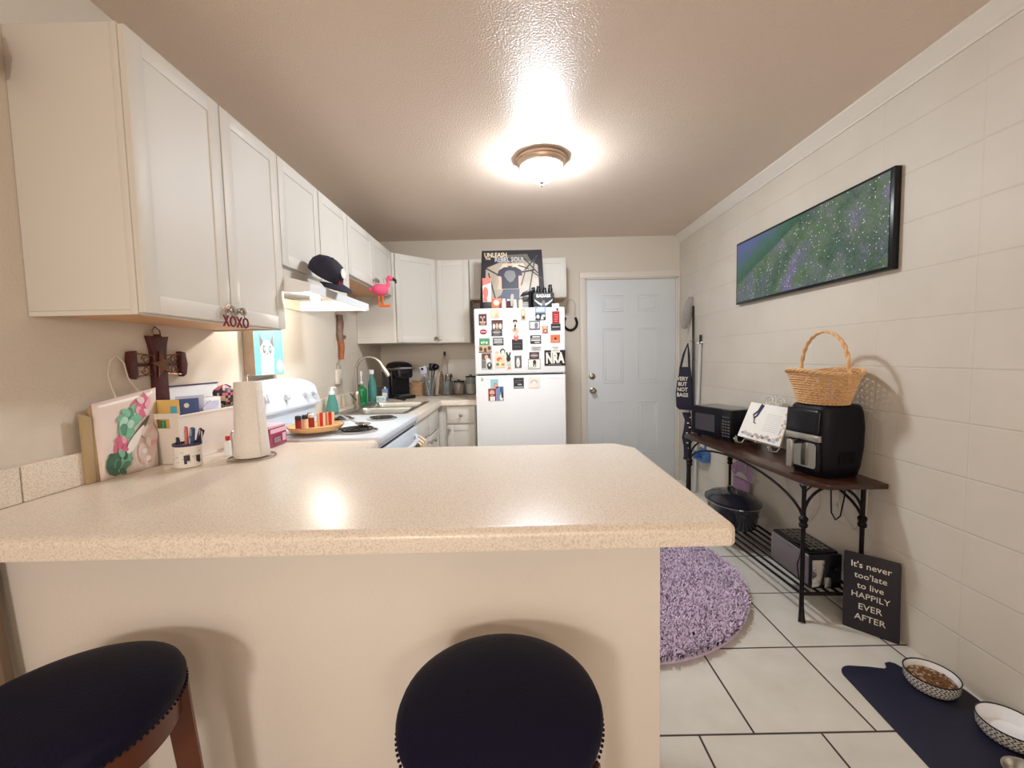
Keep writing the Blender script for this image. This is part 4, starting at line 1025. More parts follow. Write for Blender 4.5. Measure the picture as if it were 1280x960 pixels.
o = tag(b.build('shag_rug', origin=(cx, cy, 0), sharp=180, recalc=False), 'round purple shag rug on the tile floor behind the peninsula', 'rug', kind=None)

# ================================================================ PAINTING ON THE BLOCK WALL
t = thing('canvas_picture', 'long black-edged lavender meadow picture hanging on the block wall', 'picture', (1.655, 2.465, 1.835))
b = MB(M['black']); b.box(1.642, XR-.001, 1.835, 3.095, 1.616, 2.050, bev=.003); b.build('frame', t)
b = MB(M['meadow']); b.box(1.6385, 1.6425, 1.853, 3.077, 1.630, 2.036)
o = b.build('meadow_print', t)
# object-space texture is centred on the picture
# ================================================================ WALL CORNER ITEMS
t = thing('long_duster', 'grey fluffy duster head on a black pole hung on the wall beside the door', 'duster', (1.63, 3.85, 1.4))
b = MB(M['duster']); p0, p1 = Vector((1.605, 3.93, 1.50)), Vector((1.655, 3.90, 1.785))
rings = []
ax = (p1-p0).normalized(); u = ax.cross(Vector((0, 1, 0))).normalized(); w = ax.cross(u)
for i in range(15):
    f = i/14; s = min(1, math.sin(PI*min(max(f, .03), .97))**.35)
    rings.append([p0.lerp(p1, f)+(u*math.cos(2*PI*k/18)*.046+w*math.sin(2*PI*k/18)*.022)*s*(1+.10*noise.noise(Vector((k*1.3, i*1.1, 2)))) for k in range(18)])
b.loft(rings); b.build('fluffy_head', t, sharp=180)
b = MB(M['black']); b.tube([(1.664, 3.87, 1.70), (1.658, 3.86, 1.62), (1.650, 3.84, 1.52), (1.648, 3.83, 1.40), (1.648, 3.825, .75)], .009, seg=8); b.build('pole', t)
t = thing('canvas_tote', 'black tote bag with white lettering hanging beside the door', 'bag', (1.6, 3.85, 1.1))
u = Vector((.115, -.13, 0)).normalized(); n = Vector((-.75, -.66, 0)).normalized(); o0 = Vector((1.540, 3.955, 0))
def bagring(z, a, c, th):
    return [o0+u*(a+(c-a)*(.5-.5*math.cos(2*PI*k/20)))+n*(th*math.sin(2*PI*k/20))+Vector((0, 0, z)) for k in range(20)]
b = MB(M['navy']); b.loft([bagring(z, a, c, th) for z, a, c, th in ((.745, .03, .150, .012), (.77, .005, .170, .026), (.90, .0, .170, .030), (1.0, .012, .160, .024), (1.08, .03, .150, .016), (1.145, .035, .14, .008))]); b.build('bag_body', t)
b = MB(M['navy']); hk = o0+u*.115+Vector((0, 0, 1.36))
b.tube([o0+u*.045+Vector((0, 0, 1.13)), o0+u*.075+Vector((0, 0, 1.26)), hk, o0+u*.125+Vector((0, 0, 1.25)), o0+u*.13+Vector((0, 0, 1.13))], .010, seg=6); b.build('shoulder_strap', t)
b = MB(M['lettering']); q = o0+u*.075-n*0+n*.0305*1.0
# lettering faces the room
for s, z in (('VERY', 1.035), ('BUT', .985), ('NOT', .935), ('BAGS', .885)):
    b.text(s, o0+u*.082+n*.033+Vector((0, 0, z)), u, (0, 0, 1), .050, M['lettering'], bold=.0012, sx=.9, ext=.001)
b.build('lettering', t)
b = MB(M['steel']); b.tube([(1.672, 3.86, 1.375), (1.640, 3.855, 1.375), (1.632, 3.853, 1.39)], .004, seg=6); single(b, 'wall_hook', 'small metal hook on the block wall above the tote bag', 'hook', (1.672, 3.86, 1.37))
t = thing('white_pole', 'slim white pole with black tip leaning against the block wall', 'pole', (1.65, 3.70, .0))
b = MB(M['lightgrey']); b.cyl((1.640, 3.76, .01), (1.655, 3.70, 1.35), .014, seg=14); b.build('pole', t)
b = MB(M['black']); b.cyl((1.655, 3.70, 1.351), (1.656, 3.699, 1.43), .010, seg=12); b.build('tip', t)
b = MB(M['white']); b.tube([(1.635, 3.72, 1.355), (1.655, 3.70, 1.362), (1.667, 3.66, 1.362)], .008, seg=8); b.build('clip', t)
b = MB(M['navy'])
rings = []
for i, z in enumerate((.30, .34, .42, .50, .58, .66, .73)):
    wv = .030+.006*math.sin(i*2.3); rings.append([(1.585+.010*math.sin(i*1.7)+wv*math.cos(2*PI*k/14)*1.1, 3.80+.03*math.sin(2*PI*k/14), z) for k in range(14)])
b.loft(rings)
random.seed(9)
for (dx, dz, mm) in ((-.01, .46, 'tealprint'), (.005, .41, 'beige'), (-.005, .64, 'cream'), (.012, .60, 'lightgrey'), (.02, .36, 'cream'), (-.015, .55, 'lightgrey'), (.01, .53, 'blueprint'), (.018, .69, 'beige')):
    b.ball((1.582+dx, 3.762, dz), .010, M[mm], seg=8, squash=(1.1, .7, .7))
b.tube([(1.585, 3.79, .31), (1.587, 3.785, .20), (1.583, 3.785, .03)], .011, seg=6); b.tube([(1.60, 3.80, .72), (1.64, 3.83, .80), (1.66, 3.86, 1.36)], .005, seg=6)
single(b, 'folded_umbrella', 'dark folded umbrella with small coloured spots hanging below the tote bag', 'umbrella', (1.585, 3.8, .03))
t = thing('dustpan', 'blue dustpan hanging on the block wall behind the far table leg', 'dustpan', (1.655, 3.6, .3))
b = MB(M['blue']); b.box(1.600, 1.668, 3.52, 3.70, .335, .345, bev=.002); b.box(1.656, 1.668, 3.52, 3.70, .345, .435, bev=.003); b.box(1.602, 1.656, 3.52, 3.526, .345, .40, bev=.002); b.box(1.602, 1.656, 3.694, 3.70, .345, .40, bev=.002); b.build('pan', t)
b = MB(M['blue']); b.tube([(1.664, 3.61, .43), (1.664, 3.61, .55)], .008, seg=8); b.build('handle', t)

# ================================================================ LEFT WALL AND HANGING THINGS
t = thing('wall_cross', 'dark red carved wooden cross with bronze star and scrollwork on the left wall', 'cross', (XL+.01, 1.548, 1.27))
X = XL+.002; yc, zcx = 1.548, 1.272
b = MB(M['crosswood'])
vp = [(-.030, -.19), (.030, -.19), (.028, -.05), (.026, .03), (.034, .075), (.043, .105), (.020, .100), (.0, .112), (-.020, .100), (-.043, .105), (-.034, .075), (-.026, .03), (-.028, -.05)]
b.prism([(yc+p[0], zcx+p[1]) for p in vp], (X, 0, 0), (0, 1, 0), (0, 0, 1), (.020, 0, 0), bev=.002)
b.build('upright', t)
b = MB(M['crosswood'])
hp = [(-.120, .046), (-.096, .050), (-.096, -.040), (-.104, -.050), (-.120, -.040), (-.128, .0)]
b.prism([(yc+p[0], zcx+p[1]) for p in hp], (X, 0, 0), (0, 1, 0), (0, 0, 1), (.020, 0, 0), bev=.002)
b.prism([(yc-p[0], zcx+p[1]) for p in hp[::-1]], (X, 0, 0), (0, 1, 0), (0, 0, 1), (.020, 0, 0), bev=.002)
b.box(X, X+.010, yc-.100, yc+.100, zcx-.006, zcx+.006)
b.build('arm_ends', t)
b = MB(M['bronze'])
for s in (-1, 1):
    for sz in (-1, 1):
        pts = []
        for i in range(22):
            f = i/21; a = PI*1.0*f*2.4; r_ = .019*(1-.65*f); pts.append((X+.016, yc+s*(.062+r_*math.cos(a)*.9), zcx+sz*(.019+r_*math.sin(a)*.9)))
        b.tube(pts, .0022, seg=6)
    b.tube([(X+.016, yc+s*.03, zcx+.034), (X+.016, yc+s*.098, zcx+.040)], .0022, seg=6); b.tube([(X+.016, yc+s*.03, zcx-.034), (X+.016, yc+s*.098, zcx-.040)], .0022, seg=6)
b.build('scrollwork', t)
b = MB(M['bronze']); st = []
for i in range(10):
    a = PI/2+PI*i/5+.2; r_ = .052 if i % 2 == 0 else .020; st.append((yc+r_*math.cos(a), zcx+r_*math.sin(a)))
b.prism(st, (X+.021, 0, 0), (0, 1, 0), (0, 0, 1), (.007, 0, 0), bev=.002); b.build('star', t)
b = MB(M['bronze']); b.tube([(X+.010, yc-.018, zcx+.10), (X+.010, yc-.016, zcx+.125), (X+.006, yc, zcx+.139), (X+.010, yc+.016, zcx+.125), (X+.010, yc+.018, zcx+.10)], .0022, seg=6); b.build('hanging_wire', t)
# cat canvas
t = thing('cat_picture', 'small deep canvas of a pale cat on turquoise, on the wall left of the hood', 'picture', (XL+.02, 2.19, 1.27))
b = MB(M['greywood']); b.box(XL+.002, -1.262, 2.055, 2.315, 1.205, 1.455, bev=.002); b.build('canvas_block', t)
b = MB(M['tealprint']); xf = -1.2618
b.box(-1.262, xf, 2.058, 2.312, 1.208, 1.452, mat('turquoise_wash', (120, 206, 222), .6, var=.35, vscale=34))
def on(poly, m, k=1): b.prism(poly, (xf, 0, 0), (0, 1, 0), (0, 0, 1), (.0004*k, 0, 0), m)
yc2 = 2.165
on([(yc2-.06, 1.208), (yc2+.05, 1.208), (yc2+.055, 1.29), (yc2+.05, 1.34), (yc2-.045, 1.34), (yc2-.055, 1.29)], M['paper'], 1)
on(ell(yc2, 1.335, .062, .050), M['paper'], 2)
on([(yc2-.062, 1.345), (yc2-.060, 1.415), (yc2-.030, 1.375)], M['grey'], 3); on([(yc2+.062, 1.345), (yc2+.056, 1.415), (yc2+.026, 1.375)], M['grey'], 3)
on(ell(yc2-.026, 1.338, .014, .022), M['grey'], 4); on(ell(yc2+.026, 1.338, .014, .022), M['grey'], 4)
on(ell(yc2-.024, 1.340, .007, .010), M['tealprint'], 5); on(ell(yc2+.024, 1.340, .007, .010), M['tealprint'], 5)
on(ell(yc2, 1.316, .006, .005), M['grey'], 4)
on(ell(2.275, 1.25, .032, .035), M['lightgrey'], 1)
b.build('painted_front', t)
# driftwood
b = MB(M['driftwood']); rings = []
random.seed(21)
for i in range(13):
    z = 1.615-.028*i; s = (.030 if i < 7 else .026)*(1 if i < 10 else .85-.28*(i-10)); off = .008*math.sin(i*.9)
    rings.append([(XL+.022+.018*math.cos(2*PI*k/10)*(.9+.3*random.random()), 3.19+off+s*math.sin(2*PI*k/10)*(.85+.4*random.random()), z) for k in range(10)])
b.loft(rings[:8]); b.ball((XL+.03, 3.235, 1.45), .016, seg=8); 
b.loft(rings[7:], M['driftorange'])
single(b, 'driftwood_piece', 'weathered knotty driftwood piece hanging on the wall below the hood end', 'driftwood', (XL+.02, 3.19, 1.3), sharp=60)
# small wall plaque with wire
t = thing('hanging_plaque', 'small white plaque on a wire loop behind the faucet', 'plaque', (XL+.01, 3.15, 1.1))
b = MB(M['trim']); b.box(XL+.002, XL+.022, 3.095, 3.195, 1.095, 1.205, bev=.004); b.build('plate', t)
b = MB(M['steel']); b.tube([(XL+.012, 3.11, 1.20), (XL+.012, 3.115, 1.235), (XL+.008, 3.15, 1.258), (XL+.012, 3.185, 1.235), (XL+.012, 3.19, 1.20)], .0022, seg=6); b.build('wire_loop', t)
# horseshoe
t = thing('horseshoe', 'dark iron horseshoe hanging on a wire between refrigerator and door', 'horseshoe', (.585, YB-.02, 1.6))
b = MB(M['iron']); pts = [(.585+.066*math.cos(a)*(1 if math.sin(a) < 0 else .94), YB-.012, 1.600+.075*math.sin(a)) for a in [math.radians(140+260*i/26) for i in range(27)]]
b.tube(pts, .0125, seg=8); b.build('shoe', t)
b = MB(M['bronze']); b.tube([(pts[0][0], YB-.010, pts[0][2]), (.545, YB-.008, 1.75), (.56, YB-.006, 1.81), (.60, YB-.005, 1.83), (.635, YB-.006, 1.79), (pts[-1][0], YB-.010, pts[-1][2])], .0018, seg=5); b.build('hanging_wire', t)
# XOXO ornament
t = thing('xoxo_ornament', 'red metal XOXO ornament hanging from the knobs of the nearest upper cabinet', 'ornament', (-.975, 1.505, 1.42))
b = MB(M['capred']); b.text('XOXO', (-.978, 1.502, 1.415), (0, 1, 0), (0, 0, 1), .056, M['capred'], ext=.002, sx=.82); b.build('letters', t)
b = MB(M['bronze']); b.tube([(-.978, 1.45, 1.43), (-.982, 1.452, 1.462), (-.984, 1.468, 1.474), (-.980, 1.484, 1.470)], .0015, seg=5); b.tube([(-.980, 1.54, 1.470), (-.980, 1.512, 1.462), (-.980, 1.484, 1.471)], .0015, seg=5); b.tube([(-.980, 1.54, 1.470), (-.980, 1.552, 1.44), (-.978, 1.552, 1.43)], .0015, seg=5); b.build('wire_hanger', t)
# cap
t = thing('baseball_cap', 'dark navy baseball cap with round white patch, hung on the cabinet above the hood', 'cap', (-.94, 2.2, 1.7))
zc_ = Vector((.56, -.22, .80)).normalized(); yf = Vector((.78, .12, -.61)); yf = (yf-zc_*yf.dot(zc_)).normalized(); xf_ = yf.cross(zc_)
R = Matrix(((xf_.x, yf.x, zc_.x), (xf_.y, yf.y, zc_.y), (xf_.z, yf.z, zc_.z))).to_4x4(); TC = Matrix.Translation(Vector((-.918, 2.10, 1.695))) @ R
b = MB(M['navy']); b.T = TC; b.lathe([(.0001, .092), (.030, .089), (.058, .076), (.075, .052), (.080, .025), (.078, 0), (.0755, 0), (.077, .025), (.072, .050), (.055, .072), (.0001, .087)], (0, 0, 0), sx=.92, sy=1.08, seg=30, closed=True)
b.ball((0, 0, .092), .006, seg=8); b.build('crown', t)
b = MB(M['navy']); b.T = TC
b.grid(lambda u, v: (math.sin((u-.5)*PI*.86)*(.072+.012*v), math.cos((u-.5)*PI*.86)*.080+v*.072*math.cos((u-.5)*PI*.86)**.5, .004-.022*((u-.5)*2)**2-.006*v), 16, 6)
br_ = b.build('brim', t); md = br_.modifiers.new('s', 'SOLIDIFY'); md.thickness = .004
b = MB(M['capred']); b.T = TC; b.prism([(-.028, .002), (.028, .002), (.022, .040), (-.022, .040)], (0, .083, 0), (1, 0, 0), (0, -.28, .96), (0, .006, 0)); b.build('red_panel', t)
b = MB(M['paper']); b.T = TC @ Matrix.Translation(Vector((0, .074, .056))) @ Matrix.Rotation(-.95, 4, 'X'); b.lathe([(.0001, 0), (.024, 0), (.024, .004), (.0001, .005)], (0, 0, 0), seg=24); b.build('round_patch', t)
# flamingo
TF = Matrix.Translation(Vector((-.925, 3.07, 0))) @ Matrix.Rotation(-1.15, 4, 'Z') @ Matrix.Translation(Vector((.955, -3.065, 0)))
t = thing('plush_flamingo', 'pink plush flamingo with orange legs hanging from the knobs over the sink', 'toy', (-.955, 3.07, 1.75))
fx_ = -.955; b = MB(M['flamingo']); b.T = TF; b.ball((fx_, 3.045, 1.775), .050, seg=18, squash=(.7, 1.2, .85))
b.ball((fx_, 2.995, 1.775), .020, seg=10, squash=(.6, 1.6, .8))
b.tube([(fx_, 3.085, 1.79), (fx_, 3.105, 1.82), (fx_, 3.10, 1.85), (fx_, 3.115, 1.865)], [.020, .014, .013, .018], seg=10); b.ball((fx_, 3.117, 1.862), .021, seg=12); b.build('body', t)
b = MB(M['black']); b.T = TF; b.tube([(fx_, 3.13, 1.862), (fx_, 3.155, 1.848), (fx_, 3.160, 1.825)], [.013, .011, .004], seg=8); b.build('beak', t)
for dy in (0, .028):
    b = MB(M['orange']); b.T = TF; y = 3.03+dy; b.tube([(fx_, y, 1.75), (fx_, y+.004, 1.70), (fx_, y+.002, 1.668), (fx_, y+.012, 1.660), (fx_, y+.055, 1.664)], [.007, .006, .007, .009, .008], seg=8); b.build('leg', t)
b = MB(M['steel']); b.T = TF; b.tube([(fx_, 3.08, 1.80), (fx_-.01, 3.07, 1.85), (fx_-.02, 3.09, 1.865), (fx_-.01, 3.11, 1.85)], .0018, seg=5); b.build('hook', t)

t = thing('wall_ornament', 'brown oval wooden ornament on the left wall at the top left edge', 'ornament', (XL+.01, 1.093, 2.07))
b = MB(M['driftorange']); b.lathe([(.0001, 0), (.030, 0), (.032, .012), (.028, .024), (.016, .030), (.0001, .031)], (XL+.001, 1.093, 2.07), sx=1.8, sy=1, seg=28, A=Matrix.Rotation(PI/2, 3, 'Y')); b.build('disc', t)
b = MB(M['bronze']); b.lathe([(.0001, .0305), (.008, .031), (.006, .036), (.0001, .037)], (XL+.001, 1.093, 2.07), seg=16, A=Matrix.Rotation(PI/2, 3, 'Y')); b.build('centre_boss', t)

# ================================================================ THINGS ON THE PENINSULA WORKTOP
Z = CT+.001
# gift bag with rose print
t = thing('gift_bag', 'floral gift bag with pink rose and green leaves leaning against the left wall', 'bag', (-1.29, 1.36, Z))
A0, A1 = Vector((-1.280, 1.272, Z)), Vector((-1.258, 1.456, Z)); B0, B1 = Vector((-1.294, 1.276, 1.155)), Vector((-1.285, 1.500, 1.190))
b = MB(M['roseprint'])
uu = (A1-A0); n_ = Vector((1, -.08, 0)).normalized()
def q4(u, v): return A0.lerp(A1, u).lerp(B0.lerp(B1, u), v)
b.grid(lambda u, v: q4(u, v)+n_*.003*math.sin(PI*u)*math.sin(PI*v), 10, 10); g = b.build('front_panel', t); md = g.modifiers.new('s', 'SOLIDIFY'); md.thickness = .002; md.offset = -1
def flat(poly, m, k):
    vs = [q4(p[0], p[1])+n_*(.0036+.0008*k+.003*math.sin(PI*p[0])*math.sin(PI*p[1])) for p in poly]
    c0 = sum(vs, Vector())/len(vs); c0 = q4(sum(p[0] for p in poly)/len(poly), sum(p[1] for p in poly)/len(poly)); pu = sum(p[0] for p in poly)/len(poly); pv = sum(p[1] for p in poly)/len(poly)
    c0 += n_*(.0038+.0008*k+.003*math.sin(PI*pu)*math.sin(PI*pv))
    b.add(vs+[c0], [(i, (i+1) % len(vs), len(vs)) for i in range(len(vs))], m)
def leaf(cx, cy, L_, W_, a, n=12):
    out = []
    for i in range(n):
        s = 2*PI*i/n; x, y = L_*math.cos(s), W_*math.sin(s)*(1-.35*math.cos(s)); out.append((cx+x*math.cos(a)-y*math.sin(a), cy+x*math.sin(a)+y*math.cos(a)))
    return out
M['leafmint'] = mat('mint_leaf_print', (124, 186, 158), .4, var=.25, vscale=60); M['leafdark'] = mat('dark_leaf_print', (70, 108, 88), .4, var=.3, vscale=60)
M['rosepink'] = mat('rose_pink_print', (214, 112, 142), .4, var=.2, vscale=50); M['rosepale'] = mat('pale_rose_print', (226, 204, 200), .4, var=.1, vscale=30); M['browndark'] = mat('brown_stem_print', (84, 84, 66), .5)
b = MB(M['rosepink'])
flat(leaf(.70, .80, .18, .14, .6), M['rosepink'], 1); flat(leaf(.36, .42, .20, .10, 1.2), M['rosepink'], 1)
flat(leaf(.50, .68, .24, .12, .9), M['leafmint'], 2); flat(leaf(.42, .60, .18, .10, 1.7), M['leafmint'], 3); flat(leaf(.60, .66, .16, .07, .4), M['leafmint'], 4)
flat(leaf(.30, .17, .22, .14, .1), M['leafdark'], 2); flat(leaf(.22, .22, .12, .08, 2.2), M['leafdark'], 3); flat(leaf(.42, .20, .12, .09, 1.0), M['leafmint'], 3)
flat(leaf(.66, .50, .26, .05, .75), M['browndark'], 3); flat(leaf(.58, .42, .22, .06, .75), M['paper'], 4)
flat(leaf(.84, .46, .10, .16, 1.2), M['rosepale'], 4); flat(leaf(.74, .22, .12, .13, .3), M['rosepale'], 2); flat(leaf(.88, .22, .08, .13, 0), M['rosepale'], 3)
random.seed(8)
def petals(cx, cy, r, cols, n):
    for i in range(n):
        a = 2*PI*i/n+random.random()*.5; f = .35+.5*random.random()
        flat(leaf(cx+r*f*math.cos(a)*.8, cy+r*f*math.sin(a), r*.42, r*.26, a+.8), M[cols[i % len(cols)]], 3+(i % 3)*.5)
M['roselight'] = mat('light_rose_print', (236, 168, 186), .4, var=.15, vscale=60); M['leaflight'] = mat('light_leaf_print', (176, 214, 196), .4, var=.15, vscale=60); M['leafmid'] = mat('mid_leaf_print', (92, 146, 120), .4, var=.2, vscale=60)
petals(.72, .82, .17, ['roselight', 'rosepink', 'rosepale', 'rosepink'], 7)
petals(.36, .40, .13, ['rosepink', 'roselight', 'rosepink'], 6)
petals(.46, .66, .19, ['leaflight', 'leafmid', 'leafmint', 'leafmint'], 9)
petals(.32, .18, .16, ['leafmid', 'leafdark', 'leafmint', 'leafdark'], 9)
petals(.84, .40, .16, ['rosepale', 'paper', 'rosepale', 'roselight'], 8)
petals(.76, .18, .13, ['rosepale', 'rosepale', 'paper'], 6)
b.build('rose_print', t)
b = MB(M['khaki'])
wl = Vector((XL+.024, 1.258, Z)); 
b.add([A0, A0+Vector((-.014, -.012, 0)), wl, wl+Vector((-.004, .004, .215)), B0+Vector((-.006, -.010, -.02)), B0], [(0, 1, 4, 5), (1, 2, 3, 4)])
g = b.build('side_gusset', t); md = g.modifiers.new('s', 'SOLIDIFY'); md.thickness = .002
b = MB(M['cord']); p = B0.lerp(B1, .55); b.tube([B0.lerp(B1, .35)+Vector((.0, 0, 0)), Vector((-1.305, 1.350, 1.24)), Vector((-1.306, 1.362, 1.285)), Vector((-1.305, 1.385, 1.305)), Vector((-1.304, 1.408, 1.28)), Vector((-1.304, 1.418, 1.23)), B0.lerp(B1, .72)], .0025, seg=6); b.build('rope_handle', t)
# a flat kraft bag behind
b = MB(M['khaki']); b.prism([(1.240, 0), (1.266, 0), (1.266, .20), (1.236, .215)], (XL+.0225, 0, Z), (0, 1, 0), (0, 0, 1), (.010, 0, 0), bev=.001)
single(b, 'paper_bag', 'folded tan paper bag tucked behind the floral gift bag', 'bag', (XL+.03, 1.22, Z))

# white bin
t = thing('storage_bin', 'white plastic storage bin full of mail and packets along the left wall', 'bin', (-1.25, 1.66, Z))
bx0, bx1, by0, by1, bz1 = XL+.025, -1.196, 1.472, 1.832, 1.098
M['binwhite'] = mat('white_bin_plastic', (232, 222, 210), .4)
b = MB(M['binwhite']); fl = .018
def wall_(p, q, r_, s_, th):
    pass
b.box(bx0+.006, bx1-.006, by0+.008, by1-.008, Z, Z+.004)
# long sides
b.prism([(by0+.012, 0), (by1-.012, 0), (by1, bz1-Z-.018), (by1, bz1-Z-.008), (by0+.0, bz1-Z-.008), (by0, bz1-Z-.018)], (bx1-.004, 0, Z), (0, 1, 0), (.055, 0, 1), (.004, 0, 0))
b.prism([(by0+.012, 0), (by1-.012, 0), (by1, bz1-Z), (by0+.0, bz1-Z)], (bx0, 0, Z), (0, 1, 0), (0, 0, 1), (.004, 0, 0))
# ends with handle slot
for yy, sg in ((by0, 1), (by1-.004, -1)):
    dy = .012*sg
    def E_(x0_, x1_, z0_, z1_):
        o_ = lambda z_: dy*(1-(z_-Z)/(bz1-Z)); ex = lambda z_: .010*(z_-Z)/(bz1-Z)
        vs = [(x0_, yy+o_(z0_), z0_), (x1_+(ex(z0_) if x1_ > bx1-.01 else 0), yy+o_(z0_), z0_), (x1_+(ex(z1_) if x1_ > bx1-.01 else 0), yy+o_(z1_), z1_), (x0_, yy+o_(z1_), z1_)]
        vb = [(a, c_+.004, d_) for a, c_, d_ in vs]
        b.add(vs+vb, [(0, 1, 2, 3), (7, 6, 5, 4), (0, 4, 5, 1), (1, 5, 6, 2), (2, 6, 7, 3), (3, 7, 4, 0)])
    E_(bx0, bx1, Z, 1.045); E_(bx0, bx0+.025, 1.045, 1.078); E_(bx1-.025, bx1, 1.045, 1.078); E_(bx0, bx1, 1.078, bz1)
b.box(bx1+.004, bx1+.012, by0-.001, by1+.001, bz1-.016, bz1-.008, bev=.001)
b.box(bx1-.004, bx1+.004, by0+.014, by1-.016, Z, Z+.010)
b.build('bin_body', t)
def card(name, label, cat, m, P0, P1, P2, th=.002, extra=None, mats=None):
    P0, P1, P2 = Vector(P0), Vector(P1), Vector(P2); u = P1-P0; v = P2-P0; n = u.cross(v).normalized()
    b = MB(m); b.prism([(0, 0), (1, 0), (1, 1), (0, 1)], P0, u, v, n*th)
    if extra:
        for poly, mm in extra: b.prism(poly, P0+n*th, u, v, n*.0005, mm)
    return single(b, name, label, cat, tuple(P0))
card('envelope', 'yellow padded envelope at the near end of the white bin', 'envelope', M['yellow'], (-1.284, 1.500, 1.03), (-1.200, 1.500, 1.03), (-1.284, 1.497, 1.145), extra=[([(.62, .5), (.9, .5), (.9, .8), (.62, .8)], M['cyan'])])
card('booklet', 'blue booklet with white dot leaning in the white bin', 'booklet', M['bluecard'], (-1.262, 1.510, 1.05), (-1.206, 1.600, 1.05), (-1.278, 1.528, 1.140), extra=[(ell(.62, .72, .08, .10), M['paper'])])
card('envelope', 'pale blue-grey envelope standing behind the blue booklet', 'envelope', M['lilac'], (-1.262, 1.555, 1.03), (-1.210, 1.63, 1.03), (-1.272, 1.57, 1.15))
b = MB(M['white']); b.box(-1.275, -1.222, 1.64, 1.745, Z+.006, 1.135, bev=.004); b.box(-1.2225, -1.2215, 1.66, 1.73, 1.098, 1.12, M['lilac'])
b.box(-1.27, -1.227, 1.65, 1.735, 1.135, 1.1365, M['lightgrey'])
single(b, 'carton', 'white cardboard carton standing in the middle of the white bin', 'box', (-1.25, 1.69, Z))
b = MB(M['lightgrey']); b.prism([(0, 0), (.070, 0), (.078, .10), (.04, .125), (-.006, .10)], (-1.204, 1.625, 1.00), (-.02, 1, 0), (-.05, 0, 1), (.004, 0, 0), M['lilac'])
single(b, 'plastic_packet', 'shiny pale plastic packet sticking out in front of the white carton', 'packet', (-1.204, 1.64, 1.0))
b = MB(M['orange']); b.cyl((-1.225, 1.500, 1.02), (-1.225, 1.500, 1.075), .012, seg=16); b.cyl((-1.225, 1.500, 1.0755), (-1.225, 1.500, 1.088), .0135, m=M['white'], seg=16)
single(b, 'pill_bottle', 'orange bottle showing through the handle hole of the white bin', 'bottle', (-1.225, 1.5, 1.02))
b = MB(M['green']); b.cyl((-1.262, 1.500, 1.02), (-1.262, 1.500, 1.07), .010, seg=14); single(b, 'lip_balm', 'small green tube showing through the handle hole of the white bin', 'tube', (-1.262, 1.5, 1.02))
b = MB(M['paper']); b.box(XL+.008, XL+.014, 1.555, 1.843, Z+.10, 1.185, M['white']); b.box(XL+.0075, XL+.0165, 1.55, 1.556, Z+.10, 1.188, M['mugpurple']); b.box(XL+.0075, XL+.0165, 1.55, 1.846, 1.185, 1.190, M['mugpurple'])
single(b, 'document_folder', 'white folder with navy edges standing against the wall behind the white bin', 'folder', (XL+.01, 1.7, Z+.1))
b = MB(M['charcoal'])
random.seed(4)
def lump(u, v):
    a = 2*PI*u; ph = PI*v; r = 1+.22*noise.noise(Vector((math.cos(a)*2, math.sin(a)*2, v*4)))
    return (-1.238+.034*r*math.cos(a)*math.sin(ph), 1.795+.048*r*math.sin(a)*math.sin(ph), 1.135-.045*math.cos(ph)*r)
b.grid(lump, 24, 12)
for f in b.bm.faces:
    c = f.calc_center_median(); k = noise.noise(c*38)
    if k > .22: f.material_index = b.mi(M['rosepink'])
    elif k < -.25: f.material_index = b.mi(M['beige'])
single(b, 'patterned_pouch', 'dark floral pouch stuffed in the far end of the white bin', 'pouch', (-1.238, 1.795, 1.1))
# pen mug
t = thing('pen_mug', 'white mug with black drawings and navy rim in front of the white bin', 'mug', (-1.140, 1.445, Z))
c = (-1.140, 1.445, Z); r = .041
b = MB(M['paper']); b.lathe([(.0001, 0), (r-.003, 0), (r, .003), (r, .078), (r-.004, .078), (r-.004, .005), (.0001, .005)], c, seg=36, closed=True); b.build('cup', t)
b = MB(M['mugpurple']); b.lathe([(r+.0005, .074), (r+.0015, .076), (r+.0015, .083), (r-.004, .083), (r-.0045, .074)], c, seg=36, closed=True); b.build('rim_band', t)
b = MB(M['charcoal'])
def onmug(cx_, cz_, w_, h_, m=None):
    vs = []; n = 5
    for j in (0, 1):
        for i in range(n): a = cx_+w_*(i/(n-1)-.5); vs.append((c[0]+(r+.0006)*math.cos(a), c[1]+(r+.0006)*math.sin(a), Z+cz_+h_*(j-.5)))
    b.add(vs, [(i, i+1, n+i+1, n+i) for i in range(n-1)], m)
onmug(-1.0, .035, .42, .020); onmug(-1.1, .030, .2, .030); onmug(-.18, .030, .36, .022); onmug(-.12, .022, .2, .014)
for k in range(7): onmug(-2.6+k*.42, .055-.008*(k % 3), .30, .0012, M['grey']); onmug(-2.5+k*.42, .022+.01*(k % 2), .24, .0012, M['grey'])
b.build('drawings', t)
pens = [(-.020, -.010, -.060, .012, .012, 'charcoal', 'black pen leaning left in the white mug'), (-.006, .004, -.012, .01, .06, 'rosepink', 'pink pen standing in the white mug'), (.002, -.012, .002, -.004, .045, 'coral', 'coral pen at the front of the white mug'),
        (.010, .008, .020, .01, .055, 'bluecard', 'thick blue marker in the white mug'), (.016, -.006, .034, -.01, .02, 'bluecard', 'blue marker leaning over the thick marker in the mug'), (.014, .018, .050, .02, .05, 'mugpurple', 'purple pen behind the markers in the mug'), (.024, .004, .075, .006, .045, 'navy', 'dark blue pen leaning right in the white mug')]
